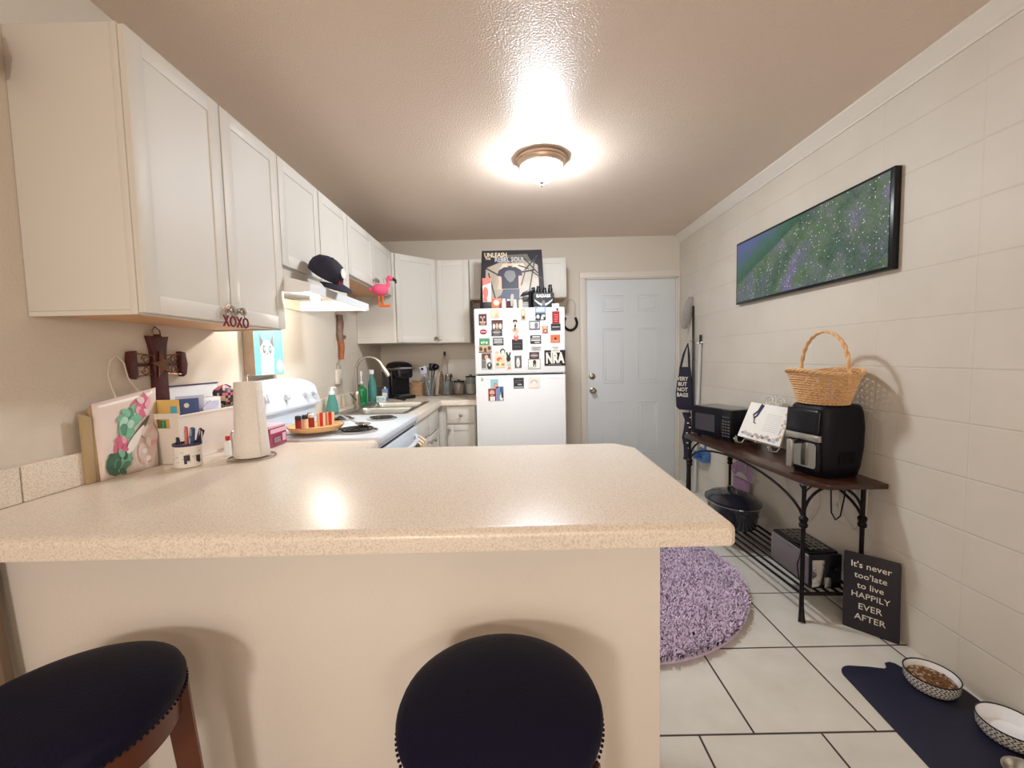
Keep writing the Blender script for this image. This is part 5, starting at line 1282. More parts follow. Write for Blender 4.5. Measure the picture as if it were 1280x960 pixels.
for (x, y, x2, y2, h, m, lab) in pens:
    p0 = Vector((c[0]+x*.5, c[1]+y*.5, Z+.008)); p1 = Vector((c[0]+x2*.72, c[1]+y2, Z+.090+h*.8)); d = (p1-p0).normalized()
    b = MB(M[m]); wd = .0085 if 'thick' in lab else .0058
    b.tube([p0, p1-d*.03, p1-d*.004, p1], [wd*.8, wd, wd, wd*.5], seg=10); b.box(p1.x-.0015, p1.x+.0015, p1.y-wd-.003, p1.y-wd, p1.z-.035, p1.z-.004, M['lightgrey'])
    single(b, 'pen', lab, 'pen', tuple(p0), 'pens in the white mug')
# paper towel
t = thing('paper_towel_holder', 'wire upright holder with looped base under the white paper roll', 'paper towel holder', (-.985, 1.555, Z))
c = (-.985, 1.555, Z)
b = MB(M['nickel']); b.tube([(c[0]+.078*math.cos(a), c[1]+.078*math.sin(a), Z+.004) for a in [2*PI*i/36 for i in range(36)]], .003, seg=6, closed=True)
b.tube([(c[0]-.078, c[1], Z+.004), (c[0]+.078, c[1], Z+.004)], .003, seg=6); b.build('wire_base', t)
b = MB(M['nickel']); b.tube([(c[0], c[1], Z+.004), (c[0], c[1], Z+.305)], .0035, seg=8); b.ball((c[0], c[1], Z+.308), .005, seg=8); b.build('post', t)
b = MB(M['nickel']); b.tube([(c[0]-.078, c[1]+.01, Z+.004), (c[0]-.082, c[1]+.01, Z+.09), (c[0]-.074, c[1]+.01, Z+.10)], .0028, seg=6); b.build('side_arm', t)
t = thing('paper_roll', 'white roll of paper towels standing on the wire holder', 'paper towels', (c[0], c[1], Z+.008))
b = MB(M['towelpaper']); b.lathe([(.019, .009), (.058, .008), (.060, .012), (.052, .15), (.046, .283), (.044, .286), (.019, .286), (.019, .009)], c, seg=40, closed=True)
b.build('roll', t)
b = MB(M['towelpaper'])
def sh(u, v):
    z = .010+.276*v; rr = .0602-(.0602-.0465)*v+.001; a = -1.5+.9*u; k = max(0, u-.6)/.4
    return (c[0]+(rr+.004*k)*math.cos(a), c[1]+(rr+.004*k)*math.sin(a), Z+z)
b.grid(sh, 10, 6); b.build('loose_sheet', t)
b = MB(M['cream']); b.lathe([(.0155, .006), (.0188, .006), (.0188, .288), (.0155, .288), (.0155, .006)], c, seg=20, closed=True); b.build('core', t)
b = MB(M['white']); b.lathe([(.0001, 0), (.012, 0), (.013, .01), (.013, .05), (.007, .058), (.0001, .058)], (-1.105, 1.60, Z), seg=18); b.lathe([(.008, .0585), (.008, .075), (.0001, .076)], (-1.105, 1.60, Z), M['red'], seg=14)
single(b, 'small_bottle', 'small white bottle with red cap half hidden left of the paper roll', 'bottle', (-1.105, 1.60, Z))
# pink tissue box
t = thing('tissue_box', 'pink and magenta shiny box beside the stove, right of the paper roll', 'box', (-1.04, 1.765, Z))
b = MB(M['magenta']); b.box(-1.125, -1.005, 1.705, 1.838, Z, Z+.078, bev=.006); b.build('carton', t)
b = MB(M['pink']); b.box(-1.123, -1.007, 1.707, 1.836, Z+.0785, Z+.090, bev=.003); b.build('lid', t)
b = MB(M['pink']); b.box(-1.0052, -1.0040, 1.712, 1.832, Z+.058, Z+.076); b.box(-1.0046, -1.0036, 1.73, 1.79, Z+.014, Z+.042, M['maroon']); b.box(-1.0046, -1.0036, 1.80, 1.826, Z+.016, Z+.05, M['pink'])
for i in range(4): b.box(-1.0036, -1.0032, 1.735, 1.785, Z+.018+i*.006, Z+.020+i*.006, M['pink'])
b.build('label', t)

# ================================================================ ON THE RANGE
ZT2 = .9440
t = thing('wooden_tray', 'round pale wooden tray resting on the back burner of the range', 'tray', (-.945, 1.985, ZT2))
c = (-.945, 1.985, ZT2)
b = MB(M['wood']); b.lathe([(.0001, 0), (.100, 0), (.112, .004), (.124, .018), (.126, .024), (.122, .025), (.110, .012), (.0001, .010)], c, seg=44, closed=True); b.build('plate', t)
b = MB(M['greywood']); b.lathe([(.1265, .0235), (.1265, .026), (.121, .026), (.1212, .0242)], c, seg=44, closed=True); b.build('rim', t)
shk = [(-1.000, 1.930, 'darkred', 'charcoal', 'crimson shaker with dark top, leftmost on the wooden tray'), (-.985, 1.963, 'cream', 'charcoal', 'cream shaker with dark top beside the crimson one on the tray'),
       (-.975, 2.005, 'darkred', 'paper', 'crimson shaker with white top near the middle of the tray'), (-.995, 2.035, 'cream', 'charcoal', 'cream shaker with dark top behind the crimson one with white top')]
for (x, y, m1, m2, lab) in shk:
    t = thing('spice_shaker', lab, 'shaker', (x, y, ZT2+.0105), 'small shakers on the tray')
    b = MB(M[m1]); b.lathe([(.0001, 0), (.0135, 0), (.0135, .046), (.0001, .047)], (x, y, ZT2+.0105), seg=18); b.build('body', t)
    b = MB(M[m2]); b.lathe([(.0138, .0475), (.0138, .062), (.010, .066), (.0001, .066)], (x, y, ZT2+.0105), seg=18); b.build('cap', t)
for i, (x, y, lab) in enumerate(((-.945, 2.045, 'red and cream striped cup on the tray, right of the small shakers'), (-.915, 2.075, 'red and cream striped cup on the tray, farthest right'))):
    b = MB(M['red']); r = .021; n = 16
    for k in range(n):
        a0, a1 = 2*PI*k/n, 2*PI*(k+1)/n; mm = M['red'] if k % 4 < 2 else M['cream']
        P_ = lambda a, rr, z: (x+rr*math.cos(a), y+rr*math.sin(a), ZT2+.0105+z)
        b.add([P_(a0, r*.92, 0), P_(a1, r*.92, 0), P_(a1, r, .062), P_(a0, r, .062), P_(a0, r-.003, .062), P_(a1, r-.003, .062), P_(a1, r-.004, .004), P_(a0, r-.004, .004), P_(0, 0, 0), P_(0, 0, .004)], [(0, 1, 2, 3), (3, 2, 5, 4), (4, 5, 6, 7), (1, 0, 8), (7, 6, 9)], mm)
    single(b, 'striped_cup', lab, 'cup', (x, y, ZT2+.0105), 'striped cups on the tray')
b = MB(M['chrome'])
b.tube([(-.985, 2.335, .968), (-.93, 2.28, .966), (-.86, 2.20, .955), (-.80, 2.14, .9475)], [.006, .005, .004, .005], seg=8)
def spn(u, v):
    a = 2*PI*u; x = .055*v*math.cos(a); y = .034*v*math.sin(a); z = .012*v*v
    cs, sn = math.cos(-.82), math.sin(-.82); return (-.762+x*cs-y*sn, 2.10+x*sn+y*cs, .940+z)
b.grid(spn, 26, 6)
o = single(b, 'serving_spoon', 'large steel serving spoon lying across the white cooktop', 'spoon', (-.8, 2.15, .94)); md = o.modifiers.new('s', 'SOLIDIFY'); md.thickness = .0018
b = MB(M['greywood']); b.lathe([(.0001, 0), (.045, 0), (.055, .012), (.052, .013), (.043, .003), (.0001, .003)], (-1.05, 2.36, ZT2), seg=28, closed=True); single(b, 'spoon_rest', 'small tan dish on the far back burner behind the wooden tray', 'dish', (-1.05, 2.36, ZT2))

# ================================================================ AROUND THE SINK
def bottle(name, label, x, y, prof, m, cap=None, capm=None, extra=None, z=Z, cat='bottle', group=None, liquid=None):
    t = thing(name, label, cat, (x, y, z), group)
    b = MB(m); b.lathe(prof, (x, y, z), seg=24); b.build('bottle_body', t)
    if liquid: b = MB(liquid[1]); b.lathe(liquid[0], (x, y, z), seg=24); b.build('liquid', t)
    if cap: b = MB(capm); b.lathe(cap, (x, y, z), seg=18); b.build('cap', t)
    if extra: extra(t)
    return t
def pump(x, y, z0, h, m, dirx=.03, diry=0):
    def f(t):
        b = MB(m); b.lathe([(.0001, 0), (.013, 0), (.013, .015), (.005, .018), (.005, h*.6), (.009, h*.62), (.009, h), (.0001, h)], (x, y, z0), seg=14)
        b.tube([(x, y, z0+h*.85), (x+dirx, y+diry, z0+h*.8)], .0045, seg=8); b.build('pump', t)
    return f
bottle('soap_dispenser', 'teal foaming hand soap with white pump at the near left of the sink', -1.235, 2.845, [(.0001, 0), (.036, 0), (.039, .006), (.037, .05), (.027, .095), (.021, .118), (.021, .125), (.0001, .125)], M['tealglass'],
       cap=[(.020, .1255), (.020, .145), (.012, .15), (.0001, .15)], capm=M['white'], extra=pump(-1.235, 2.845, Z+.150, .028, M['white']))
bottle('dish_soap', 'clear bottle of bright green liquid with slim pump behind the faucet', -1.225, 3.385, [(.0001, 0), (.038, 0), (.040, .005), (.040, .115), (.030, .132), (.014, .142), (.014, .15), (.0001, .15)], M['greenliq'],
       cap=[(.016, .1505), (.016, .165), (.0001, .166)], capm=M['glass'], extra=pump(-1.225, 3.385, Z+.166, .10, M['white'], .0, .0))
bottle('dish_soap', 'tall teal bottle with white cap behind the green soap', -1.205, 3.58, [(.0001, 0), (.035, 0), (.037, .01), (.037, .13), (.030, .17), (.017, .205), (.015, .235), (.0001, .235)], M['tealglass'],
       cap=[(.020, .2355), (.020, .272), (.0001, .273)], capm=M['white'])
bottle('cleaner_bottle', 'slim dark red bottle partly hidden behind the green soap', -1.270, 3.47, [(.0001, 0), (.022, 0), (.023, .10), (.012, .13), (.012, .155), (.0001, .155)], M['darkred'])
b = MB(M['blueprint']); b.box(-1.13, -1.085, 3.60, 3.63, Z, Z+.105, bev=.003); b.box(-1.128, -1.087, 3.5990, 3.6002, Z+.03, Z+.07, M['paper']); b.cyl((-1.107, 3.615, Z+.105), (-1.107, 3.615, Z+.12), .009, m=M['white'])
single(b, 'blue_box', 'small pale blue and white carton in front of the coffee maker', 'box', (-1.107, 3.615, Z))
b = MB(M['white']); b.box(-1.150, -1.075, 3.505, 3.54, Z, Z+.050, bev=.003); b.box(-1.145, -1.080, 3.5042, 3.5052, Z+.012, Z+.036, M['tealprint']); b.box(-1.13, -1.10, 3.5036, 3.5044, Z+.02, Z+.028, M['paper'])
single(b, 'sponge_pack', 'low white and teal pack lying in front of the blue carton', 'box', (-1.11, 3.52, Z))
b = MB(M['white']); b.box(-1.29, -1.25, 2.90, 2.96, Z, Z+.075, bev=.006); single(b, 'sponge_holder', 'small white block standing behind the teal hand soap', 'holder', (-1.27, 2.93, Z))
# coffee maker
t = thing('coffee_maker', 'black single-serve coffee maker in the corner of the worktop', 'coffee maker', (-1.03, 3.86, Z))
T = Matrix.Translation(Vector((-1.045, 3.86, Z))) @ Matrix.Rotation(math.radians(38), 4, 'Z')
b = MB(M['black']); b.T = T; b.box(-.095, .095, -.02, .14, .0, .27, bev=.022, seg=3); b.build('water_tank_body', t)
b = MB(M['black']); b.T = T; b.box(-.085, .085, -.16, -.01, 0, .032, bev=.012, seg=3)
for k in range(6): b.box(-.055, .055, -.145+k*.018, -.140+k*.018, .0315, .034, M['steel'])
b.build('drip_tray', t)
b = MB(M['black']); b.T = T; rings = []
for z, w, d, y_ in ((.185, .13, .12, -.085), (.20, .155, .145, -.08), (.24, .165, .155, -.07), (.275, .165, .17, -.055)): rings.append([(x, y, z) for x, y in rrect(w, d, .045, 5, 0, y_)])
b.loft(rings); b.build('brew_head', t)
b = MB(M['black']); b.T = T; rings = []
for z, w, d, y_ in ((.276, .175, .28, -.005), (.30, .172, .27, 0), (.32, .15, .22, .01), (.332, .10, .14, .02), (.335, .04, .06, .02)): rings.append([(x, y, z) for x, y in rrect(w, d, min(.05, d/2-.001, w/2-.001), 5, 0, y_)])
b.loft(rings); b.build('lid', t)
b = MB(M['steel']); b.T = T; b.tube([(-.088, .02, .262), (-.085, -.12, .272), (-.05, -.150, .275), (.05, -.150, .275), (.085, -.12, .272), (.088, .02, .262)], .009, seg=8); b.build('silver_handle', t)
b = MB(mat('smoke_tank', (50, 54, 66), .15)); b.T = T; b.box(-.118, -.0955, -.005, .13, .02, .25, bev=.008); b.build('water_reservoir', t)
b = MB(M['darkmetal']); b.tube([(-.99, 3.66, Z+.004), (-.95, 3.63, Z+.01), (-.93, 3.60, Z+.006), (-.95, 3.58, Z+.004)], .006, seg=6); single(b, 'sink_strainer', 'small dark metal strainer beside the coffee maker base', 'strainer', (-.95, 3.62, Z))
# brown rattan basket
b = MB(M['wickerdark']); c = (-.948, 4.085, Z); rx, ry, H2 = .075, .065, .115
for i in range(9):
    n = 80; v = i/8
    b.tube([(c[0]+(rx+.008*v+.003*math.cos(20*PI*k/n*2+PI*i))*math.cos(2*PI*k/n), c[1]+(ry+.008*v+.003*math.cos(20*PI*k/n*2+PI*i))*math.sin(2*PI*k/n), Z+.008+H2*v) for k in range(n)], .0075, seg=5, closed=True)
b.lathe([(.0001, 0), (rx, 0), (rx, .004), (.0001, .004)], c, sy=ry/rx, seg=30)
single(b, 'rattan_basket', 'small woven tan basket on the worktop right of the coffee maker', 'basket', c)
# jars
def jar(label, x, y, r, h, glass=True, name='glass_jar', lid=None, fill=None):
    t = thing(name, label, 'jar', (x, y, Z), 'jars along the back wall')
    b = MB(M['glass']); b.lathe([(.0001, 0), (r*.92, 0), (r, .006), (r, h-.02), (r*.93, h-.006), (r*.95, h), (r*.90, h), (r*.89, h-.008), (r-.003, h-.022), (r-.003, .008), (.0001, .006)], (x, y, Z), seg=26, closed=True); b.build('glass_body', t)
    if fill: b = MB(M[fill[0]]); b.lathe([(.0001, .0085), (r-.0045, .0085), (r-.0045, fill[1]), (.0001, fill[1]+.004)], (x, y, Z), seg=24); b.build('contents', t)
    if lid: b = MB(M[lid]); b.lathe([(.0001, h+.0005), (r*.98, h+.0005), (r, h+.003), (r*.96, h+.014), (.0001, h+.016)], (x, y, Z), seg=26); b.lathe([(.010, h+.016), (.016, h+.024), (.0001, h+.028)], (x, y, Z), seg=14); b.build('lid', t)
    return t
jar('tall glass jar stuffed with black cooking utensils against the back wall', -.800, 4.02, .052, .185)
jar('clear glass jar of cutlery left of the two lidded jars', -.640, 4.06, .058, .140)
jar('glass jar with pinkish contents and dark lid, between cutlery jar and white jar', -.528, 4.09, .055, .120, lid='darkmetal', fill=('terracotta', .105))
jar('lidded glass jar of white sugar nearest the refrigerator', -.412, 4.10, .052, .165, lid='darkmetal', fill=('sugar', .10))
def utensil(label, p0, p1, head, m='black', name='cooking_utensil', group='utensils in the tall jar', cat='utensil', r=.005):
    p0, p1 = Vector(p0), Vector(p1); b = MB(M[m]); b.tube([p0, p1], r, seg=8); d = (p1-p0).normalized(); u = d.cross(Vector((0, 1, 0))).normalized()
    if head == 'spat': b.prism([(-.028, 0), (.028, 0), (.032, .07), (-.032, .07)], p1, u, d, Vector((0, .003, 0)), bev=.001)
    elif head == 'ladle': b.ball(p1+d*.025, .034, seg=14, squash=(1, .7, .9))
    elif head == 'fork':
        for k in (-1, 0, 1): b.tube([p1, p1+u*.008*k+d*.04], .002, seg=5)
    elif head == 'spoon': b.ball(p1+d*.018, .016, seg=10, squash=(.8, .4, 1.3))
    elif head == 'round': b.ball(p1, r*1.3, seg=8)
    single(b, name, label, cat, tuple(p0), group)
utensil('black slotted turner standing highest in the tall jar', (-.79, 4.02, Z+.012), (-.775, 4.03, 1.155), 'spat')
utensil('black ladle on the right side of the tall jar', (-.81, 4.03, Z+.012), (-.748, 4.04, 1.165), 'ladle')
utensil('white-handled brush on the left side of the tall jar', (-.80, 4.00, Z+.012), (-.845, 4.00, 1.13), 'spat', 'lilac')
utensil('dark grey spoon at the far left of the tall jar', (-.79, 4.01, Z+.012), (-.855, 4.02, 1.15), 'ladle', 'charcoal')
utensil('grey whisk handle between the turner and the brush', (-.80, 4.03, Z+.012), (-.815, 4.045, 1.18), 'round', 'grey', r=.008)
for i, (dx, hh, m, lab, hd) in enumerate(((-.038, 1.115, 'brown', 'brown-handled knife leaning left in the cutlery jar', 'round'), (-.008, 1.105, 'charcoal', 'black-handled fork in the middle of the cutlery jar', 'round'), (.012, 1.09, 'chrome', 'steel spoon in the cutlery jar', 'spoon'), (.036, 1.10, 'brown', 'brown-handled fork leaning right in the cutlery jar', 'round'), (.044, 1.085, 'charcoal', 'dark spoon at the far right of the cutlery jar', 'spoon'))):
    utensil(lab, (-.640+dx*.6, 4.05, Z+.012), (-.640+dx, 4.05-.004*i, hh), hd, m, 'cutlery', 'cutlery in the short jar', 'cutlery')
b = MB(M['greywood']); R = Matrix.Rotation(.12, 3, 'Y'); b.box(-.728, -.700, 3.97, 4.06, Z+.006, Z+.23, bev=.004, R=R)
single(b, 'wooden_block', 'narrow grey-brown wooden board leaning between the tall jar and cutlery jar', 'board', (-.715, 4.0, Z))
b = MB(M['greywood']); b.tube([(-.695, 4.10, Z+.01), (-.690, 4.10, 1.17), (-.665, 4.10, 1.30)], [.006, .006, .011], seg=8); b.ball((-.66, 4.10, 1.315), .016, M['darkmetal'], seg=10, squash=(.8, .5, 1.6))
single(b, 'wooden_spoon', 'long wooden spoon with dark tip rising behind the narrow board', 'spoon', (-.69, 4.1, Z))
t = thing('cutting_board', 'white rounded cutting board standing against the back wall', 'cutting board', (-.48, 4.17, Z))
b = MB(M['boardwhite']); b.prism(rrect(.315, .345, .030, 5, 0, .1725), (-.485, 4.165, Z), (1, 0, 0), (0, .045, 1), (0, .012, 0), bev=.003); b.build('board', t)

# ================================================================ ON TOP OF THE REFRIGERATOR
ZF = 1.6655
t = thing('band_poster', 'tall dark poster reading UNLEASH THE REBEL SOUL, standing on the refrigerator', 'poster', (.01, 3.52, ZF))
P0 = Vector((-.264, 3.545, ZF)); uu = Vector((1, 0, 0)); vv = Vector((0, .10, .50)).normalized(); W, H = .552, .526; nn = Vector((0, -1, .2)).normalized(); nn = uu.cross(vv)
b = MB(M['charcoal']); b.prism([(0, 0), (W, 0), (W-.018, H), (.022, H)], P0, uu, vv, -nn*.012, bev=.001); b.build('board', t)
M['sepia'] = mat('sepia_backdrop_print', (166, 152, 132), .4, var=.35, vscale=9)
b = MB(M['sepia'])
def pp(poly, m, k): b.prism([(p[0]*W, p[1]*H) for p in poly], P0+nn*(.0002+.0005*k), uu, vv, nn*.0003, m)
pp([(.08, .06), (.92, .06), (.90, .74), (.80, .80), (.30, .79), (.10, .70)], M['sepia'], 0)
pp([(.30, .79), (.80, .80), (.74, .93), (.40, .92)], mat('dim_backdrop_print', (96, 88, 78), .4, var=.3, vscale=12), 0)
pp([(.30, .66), (.72, .66), (.68, .77), (.36, .77)], mat('pale_tent_print', (200, 190, 170), .4, var=.2, vscale=12), 1)
for (x0, y0, x1, y1, w) in ((.10, .70, .34, .55, .012), (.14, .62, .26, .10, .010), (.62, .62, .86, .66, .014), (.66, .90, .90, .60, .010), (.86, .86, .76, .30, .010), (.78, .66, .97, .50, .010), (.70, .62, .64, .40, .008), (.60, .74, .76, .68, .010), (.90, .90, .70, .66, .012)):
    d = Vector((x1-x0, y1-y0)).normalized(); px, py = -d.y*w, d.x*w
    pp([(x0-px, y0-py), (x1-px, y1-py), (x1+px, y1+py), (x0+px, y0+py)], M['charcoal'], 2)
jeans = mat('dark_denim_print', (70, 74, 92), .5, var=.1, vscale=60)
pp([(.31, .07), (.45, .07), (.48, .26), (.52, .26), (.52, .07), (.60, .07), (.61, .34), (.36, .34), (.33, .25), (.20, .16), (.24, .08)], jeans, 3)
pp([(.27, .34), (.345, .34), (.345, .46), (.33, .56), (.29, .56), (.30, .46)], M['skin'], 3); pp([(.58, .36), (.62, .36), (.63, .56), (.58, .56)], M['skin'], 3)
pp([(.34, .35), (.60, .35), (.60, .56), (.66, .57), (.64, .66), (.56, .71), (.38, .71), (.30, .66), (.27, .57), (.34, .56)], mat('black_shirt_print', (34, 30, 52), .5), 4)
pp([(.40, .64), (.46, .66), (.54, .64), (.56, .56), (.52, .48), (.47, .45), (.42, .50), (.38, .57)], M['grey'], 5)
pp(ell(.47, .775, .050, .062), M['skin'], 5); pp([(.43, .73), (.51, .73), (.49, .70), (.45, .70)], M['charcoal'], 6)
pp([(.375, .795), (.565, .795), (.53, .815), (.52, .865), (.42, .865), (.41, .815)], M['charcoal'], 6); pp([(.43, .775), (.51, .775), (.51, .79), (.43, .79)], M['charcoal'], 6)
b.text('UNLEASH', P0+uu*W*.255+vv*H*.915+nn*.004, uu, vv, .056, M['cream'], bold=.0012, sx=.80)
b.text('THE', P0+uu*W*.135+vv*H*.855+nn*.004, uu, vv, .024, M['cream'], bold=.0006)
b.text('REBEL SOUL', P0+uu*W*.47+vv*H*.835+nn*.004, uu, vv, .054, M['lightgrey'], bold=.0010, sx=.88)
b.build('printed_face', t)
t = thing('pink_carton', 'tall coral and white carton at the left end of the refrigerator top', 'box', (-.195, 3.455, ZF))
b = MB(M['paper']); b.box(-.228, -.160, 3.43, 3.48, ZF+.055, ZF+.245, bev=.002); b.build('carton', t)
b = MB(M['coral']); b.prism(ell(-.205, ZF+.13, .022, .045), (0, 3.4298, 0), (1, 0, 0), (0, 0, 1), (0, -.0006, 0)); b.prism([(-.228, ZF+.185), (-.16, ZF+.205), (-.16, ZF+.245), (-.228, ZF+.245)], (0, 3.4298, 0), (1, 0, 0), (0, 0, 1), (0, -.0006, 0)); b.prism([(-.226, ZF+.058), (-.190, ZF+.058), (-.212, ZF+.19)], (0, 3.4296, 0), (1, 0, 0), (0, 0, 1), (0, -.0006, 0)); b.build('coral_print', t)
b = MB(M['charcoal']); b.box(-.226, -.162, 3.432, 3.478, ZF, ZF+.0545, bev=.002); b.build('stand', t)
t = thing('orange_tin', 'orange and brown tin with a white disc on the refrigerator top', 'tin', (-.125, 3.45, ZF))
b = MB(M['orangeprint']); b.box(-.166+.008, -.078, 3.425, 3.475, ZF, ZF+.082, bev=.004); b.build('tin', t)
b = MB(M['paper']); b.prism(ell(-.120, ZF+.046, .022, .022), (0, 3.4248, 0), (1, 0, 0), (0, 0, 1), (0, -.0006, 0)); b.prism([(-.100, ZF+.004), (-.080, ZF+.004), (-.080, ZF+.05), (-.094, ZF+.03)], (0, 3.4246, 0), (1, 0, 0), (0, 0, 1), (0, -.0006, 0), M['brown']); b.build('print', t)
for (x, h, m, lab) in ((-.060, .080, 'paper', 'slim white jar right of the orange tin'), (-.022, .075, 'maroon', 'small dark red and white jar on the refrigerator top'), (.030, .070, 'lightgrey', 'small pale grey jar in front of the poster'), (.078, .085, 'cream', 'cream jar left of the black wedge on the refrigerator')):
    b = MB(M[m]); b.lathe([(.0001, 0), (.017, 0), (.018, .003), (.018, h-.02), (.012, h-.014), (.0001, h-.013)], (x, 3.455, ZF), seg=18); b.lathe([(.013, h-.0125), (.013, h), (.0001, h+.001)], (x, 3.455, ZF), M['white' if m != 'cream' else 'steel'], seg=16)
    single(b, 'small_jar', lab, 'jar', (x, 3.455, ZF), 'small jars on the refrigerator')
b = MB(M['grey']); b.box(.094, .140, 3.44, 3.50, ZF, ZF+.05, bev=.002); b.box(.096, .138, 3.442, 3.498, ZF+.0505, ZF+.095, M['charcoal'], bev=.002)
for k in range(4): b.box(.0945, .1395, 3.4392, 3.4402, ZF+.008+k*.010, ZF+.011+k*.010, M['lightgrey'])
single(b, 'stacked_boxes', 'small grey and black box stack between the cream jar and black candle', 'box', (.12, 3.47, ZF))
b = MB(M['black']); b.prism([(0, 0), (.105, .020), (.115, .050), (.085, .058), (.02, .030)], (.075, 3.45, ZF+.097), (1, 0, 0), (0, 0, 1), (0, .045, 0), bev=.003); single(b, 'sunglasses_case', 'black wedge-shaped case lying on the small box stack', 'case', (.12, 3.47, ZF+.097))
b = MB(M['black']); b.lathe([(.0001, 0), (.013, 0), (.013, .125), (.005, .135), (.004, .15), (.0001, .152)], (.155, 3.432, ZF), seg=16); single(b, 'black_candle', 'thin black bottle just left of the BADASS case', 'bottle', (.155, 3.432, ZF))
t = thing('badass_case', 'black case lettered BADASS with silver wings on the right of the refrigerator top', 'case', (.262, 3.46, ZF))
b = MB(M['charcoal']); b.box(.176, .350, 3.425, 3.490, ZF, ZF+.120, bev=.010, seg=3); b.build('case_body', t)
b = MB(M['steel']); yf_ = 3.4246; b.text('BADASS', (.262, yf_, ZF+.092), (1, 0, 0), (0, 0, 1), .034, M['paper'], bold=.0012, sx=.95)
for s in (-1, 1):
    b.prism([(.262, ZF+.030), (.262+s*.030, ZF+.038), (.262+s*.075, ZF+.068), (.262+s*.070, ZF+.052), (.262+s*.045, ZF+.030), (.262+s*.018, ZF+.012)][::s], (0, yf_, 0), (1, 0, 0), (0, 0, 1), (0, -.0008, 0), M['lightgrey'])
b.prism(ell(.262, ZF+.036, .014, .022), (0, yf_, 0), (1, 0, 0), (0, 0, 1), (0, -.0014, 0), M['grey']); b.build('silver_emblem', t)
for (x, h, lab) in ((.186, .175, 'black bottle leftmost of the row behind the BADASS case'), (.228, .185, 'second black bottle from the left behind the BADASS case'), (.278, .170, 'third black bottle from the left, with a grey label, behind the BADASS case'), (.326, .195, 'rightmost and tallest black bottle behind the BADASS case')):
    b = MB(M['black']); b.lathe([(.0001, 0), (.018, 0), (.019, .004), (.019, h-.03), (.015, h-.022), (.015, h), (.0001, h+.001)], (x, 3.515, ZF), seg=18)
    b.lathe([(.0194, h-.065), (.0194, h-.042)], (x, 3.515, ZF), M['grey' if 'third' in lab else 'darkmetal'], seg=18, closed=True)
    single(b, 'black_bottle', lab, 'bottle', (x, 3.515, ZF), 'black bottles on the refrigerator')

# ================================================================ MAGNETS (face coordinates in metres from the top left corner of the front)
FX, FZ, FYY = -.302, 1.666, 3.3995
def magnet(name, label, x, z, w, h, base, deco=(), shape=None, cat='magnet', th=.003, y=FYY):
    """x, z: top left corner on the refrigerator face"""
    b = MB(M[base]); cx, cz = FX+x+w/2, FZ-z-h/2
    poly = [(p[0]*w, p[1]*h) for p in shape] if shape else [(-w/2, -h/2), (w/2, -h/2), (w/2, h/2), (-w/2, h/2)]
    b.prism(poly, (cx, y, cz), (1, 0, 0), (0, 0, 1), (0, -th, 0))
    for k, d in enumerate(deco):
        if d[0] == 't': b.text(d[1], (cx+d[2]*w, y-th-.0004, cz+d[3]*h), (1, 0, 0), (0, 0, 1), d[4]*h, M[d[5]], bold=d[6] if len(d) > 6 else 0, sx=d[7] if len(d) > 7 else 1)
        else:
            kind, x0, y0, x1, y1, m = d
            if kind == 'r': pl = [(x0, y0), (x1, y0), (x1, y1), (x0, y1)]
            elif kind == 'e': pl = ell((x0+x1)/2, (y0+y1)/2, (x1-x0)/2, (y1-y0)/2, 14)
            else: pl = [(x0, y0), (x1, y0), ((x0+x1)/2, y1)]
            b.prism([(p[0]*w, p[1]*h) for p in pl], (cx, y-th-.0001*(k+1), cz), (1, 0, 0), (0, 0, 1), (0, -.0003, 0), M[m])
    return single(b, name, label, cat, (cx, y, cz), 'magnets on the refrigerator')
OV = ell(0, 0, .5, .5, 18)
K = .00642
def mg(name, label, px, base, deco=(), **kw):
    magnet(name, label, px[0]*K, px[1]*K, px[2]*K, px[3]*K, base, deco, **kw)
mg('fridge_magnet', 'maroon magnet with two pale eyes and an arch, top left of the freezer door', (6, 7, 10, 14), 'maroon', [('e', -.32, .12, -.08, .30, 'beige'), ('e', .08, .12, .32, .30, 'beige'), ('r', -.05, -.15, .05, .15, 'pink'), ('r', -.38, -.30, .38, -.16, 'beige'), ('r', -.3, -.44, .3, -.36, 'beige')])
mg('fridge_magnet', 'pale peach sketch card, second from the left in the top row', (20.5, 2.5, 12, 10), 'peach', [('e', -.3, -.3, .1, .3, 'cream'), ('t3', -.1, -.4, .4, .2, 'beige')])
mg('fridge_magnet', 'brown group photo magnet under the peach sketch card', (22, 15, 14, 11), 'brown', [('e', -.4, -.5, -.18, .1, 'paper'), ('e', -.14, -.5, .1, .15, 'skin'), ('e', .14, -.5, .42, .1, 'paper'), ('r', -.5, .3, .5, .5, 'maroon')])
mg('fridge_magnet', 'red lips shaped magnet near the left edge of the freezer door', (7, 26, 9, 6.5), 'darkred', [('e', -.4, -.12, .4, .14, 'pink'), ('e', -.3, .0, .3, .05, 'darkred')], shape=OV)
mg('fridge_magnet', 'dark grey oval-topped plate magnet below the brown group photo', (21.5, 26.5, 13.5, 8.5), 'charcoal', [('e', -.42, -.25, .42, .42, 'grey'), ('r', -.3, .02, .3, .12, 'lightgrey'), ('r', -.35, -.42, .35, -.3, 'grey')])
mg('fridge_magnet', 'green magnet with white scribble at the left edge of the freezer door', (6, 37.5, 13, 8.5), 'green', [('e', -.35, -.3, -.15, .05, 'paper'), ('r', -.1, -.25, .0, .1, 'paper'), ('e', .08, -.3, .32, .05, 'paper')])
mg('fridge_magnet', 'brown patterned strip magnet directly below the green one', (5, 46.3, 16.5, 9), 'beige', [('e', -.45, -.3, -.2, .3, 'brown'), ('e', -.12, -.4, .12, .2, 'brown'), ('e', .18, -.2, .45, .4, 'brown'), ('r', -.5, -.5, .5, -.38, 'maroon')])
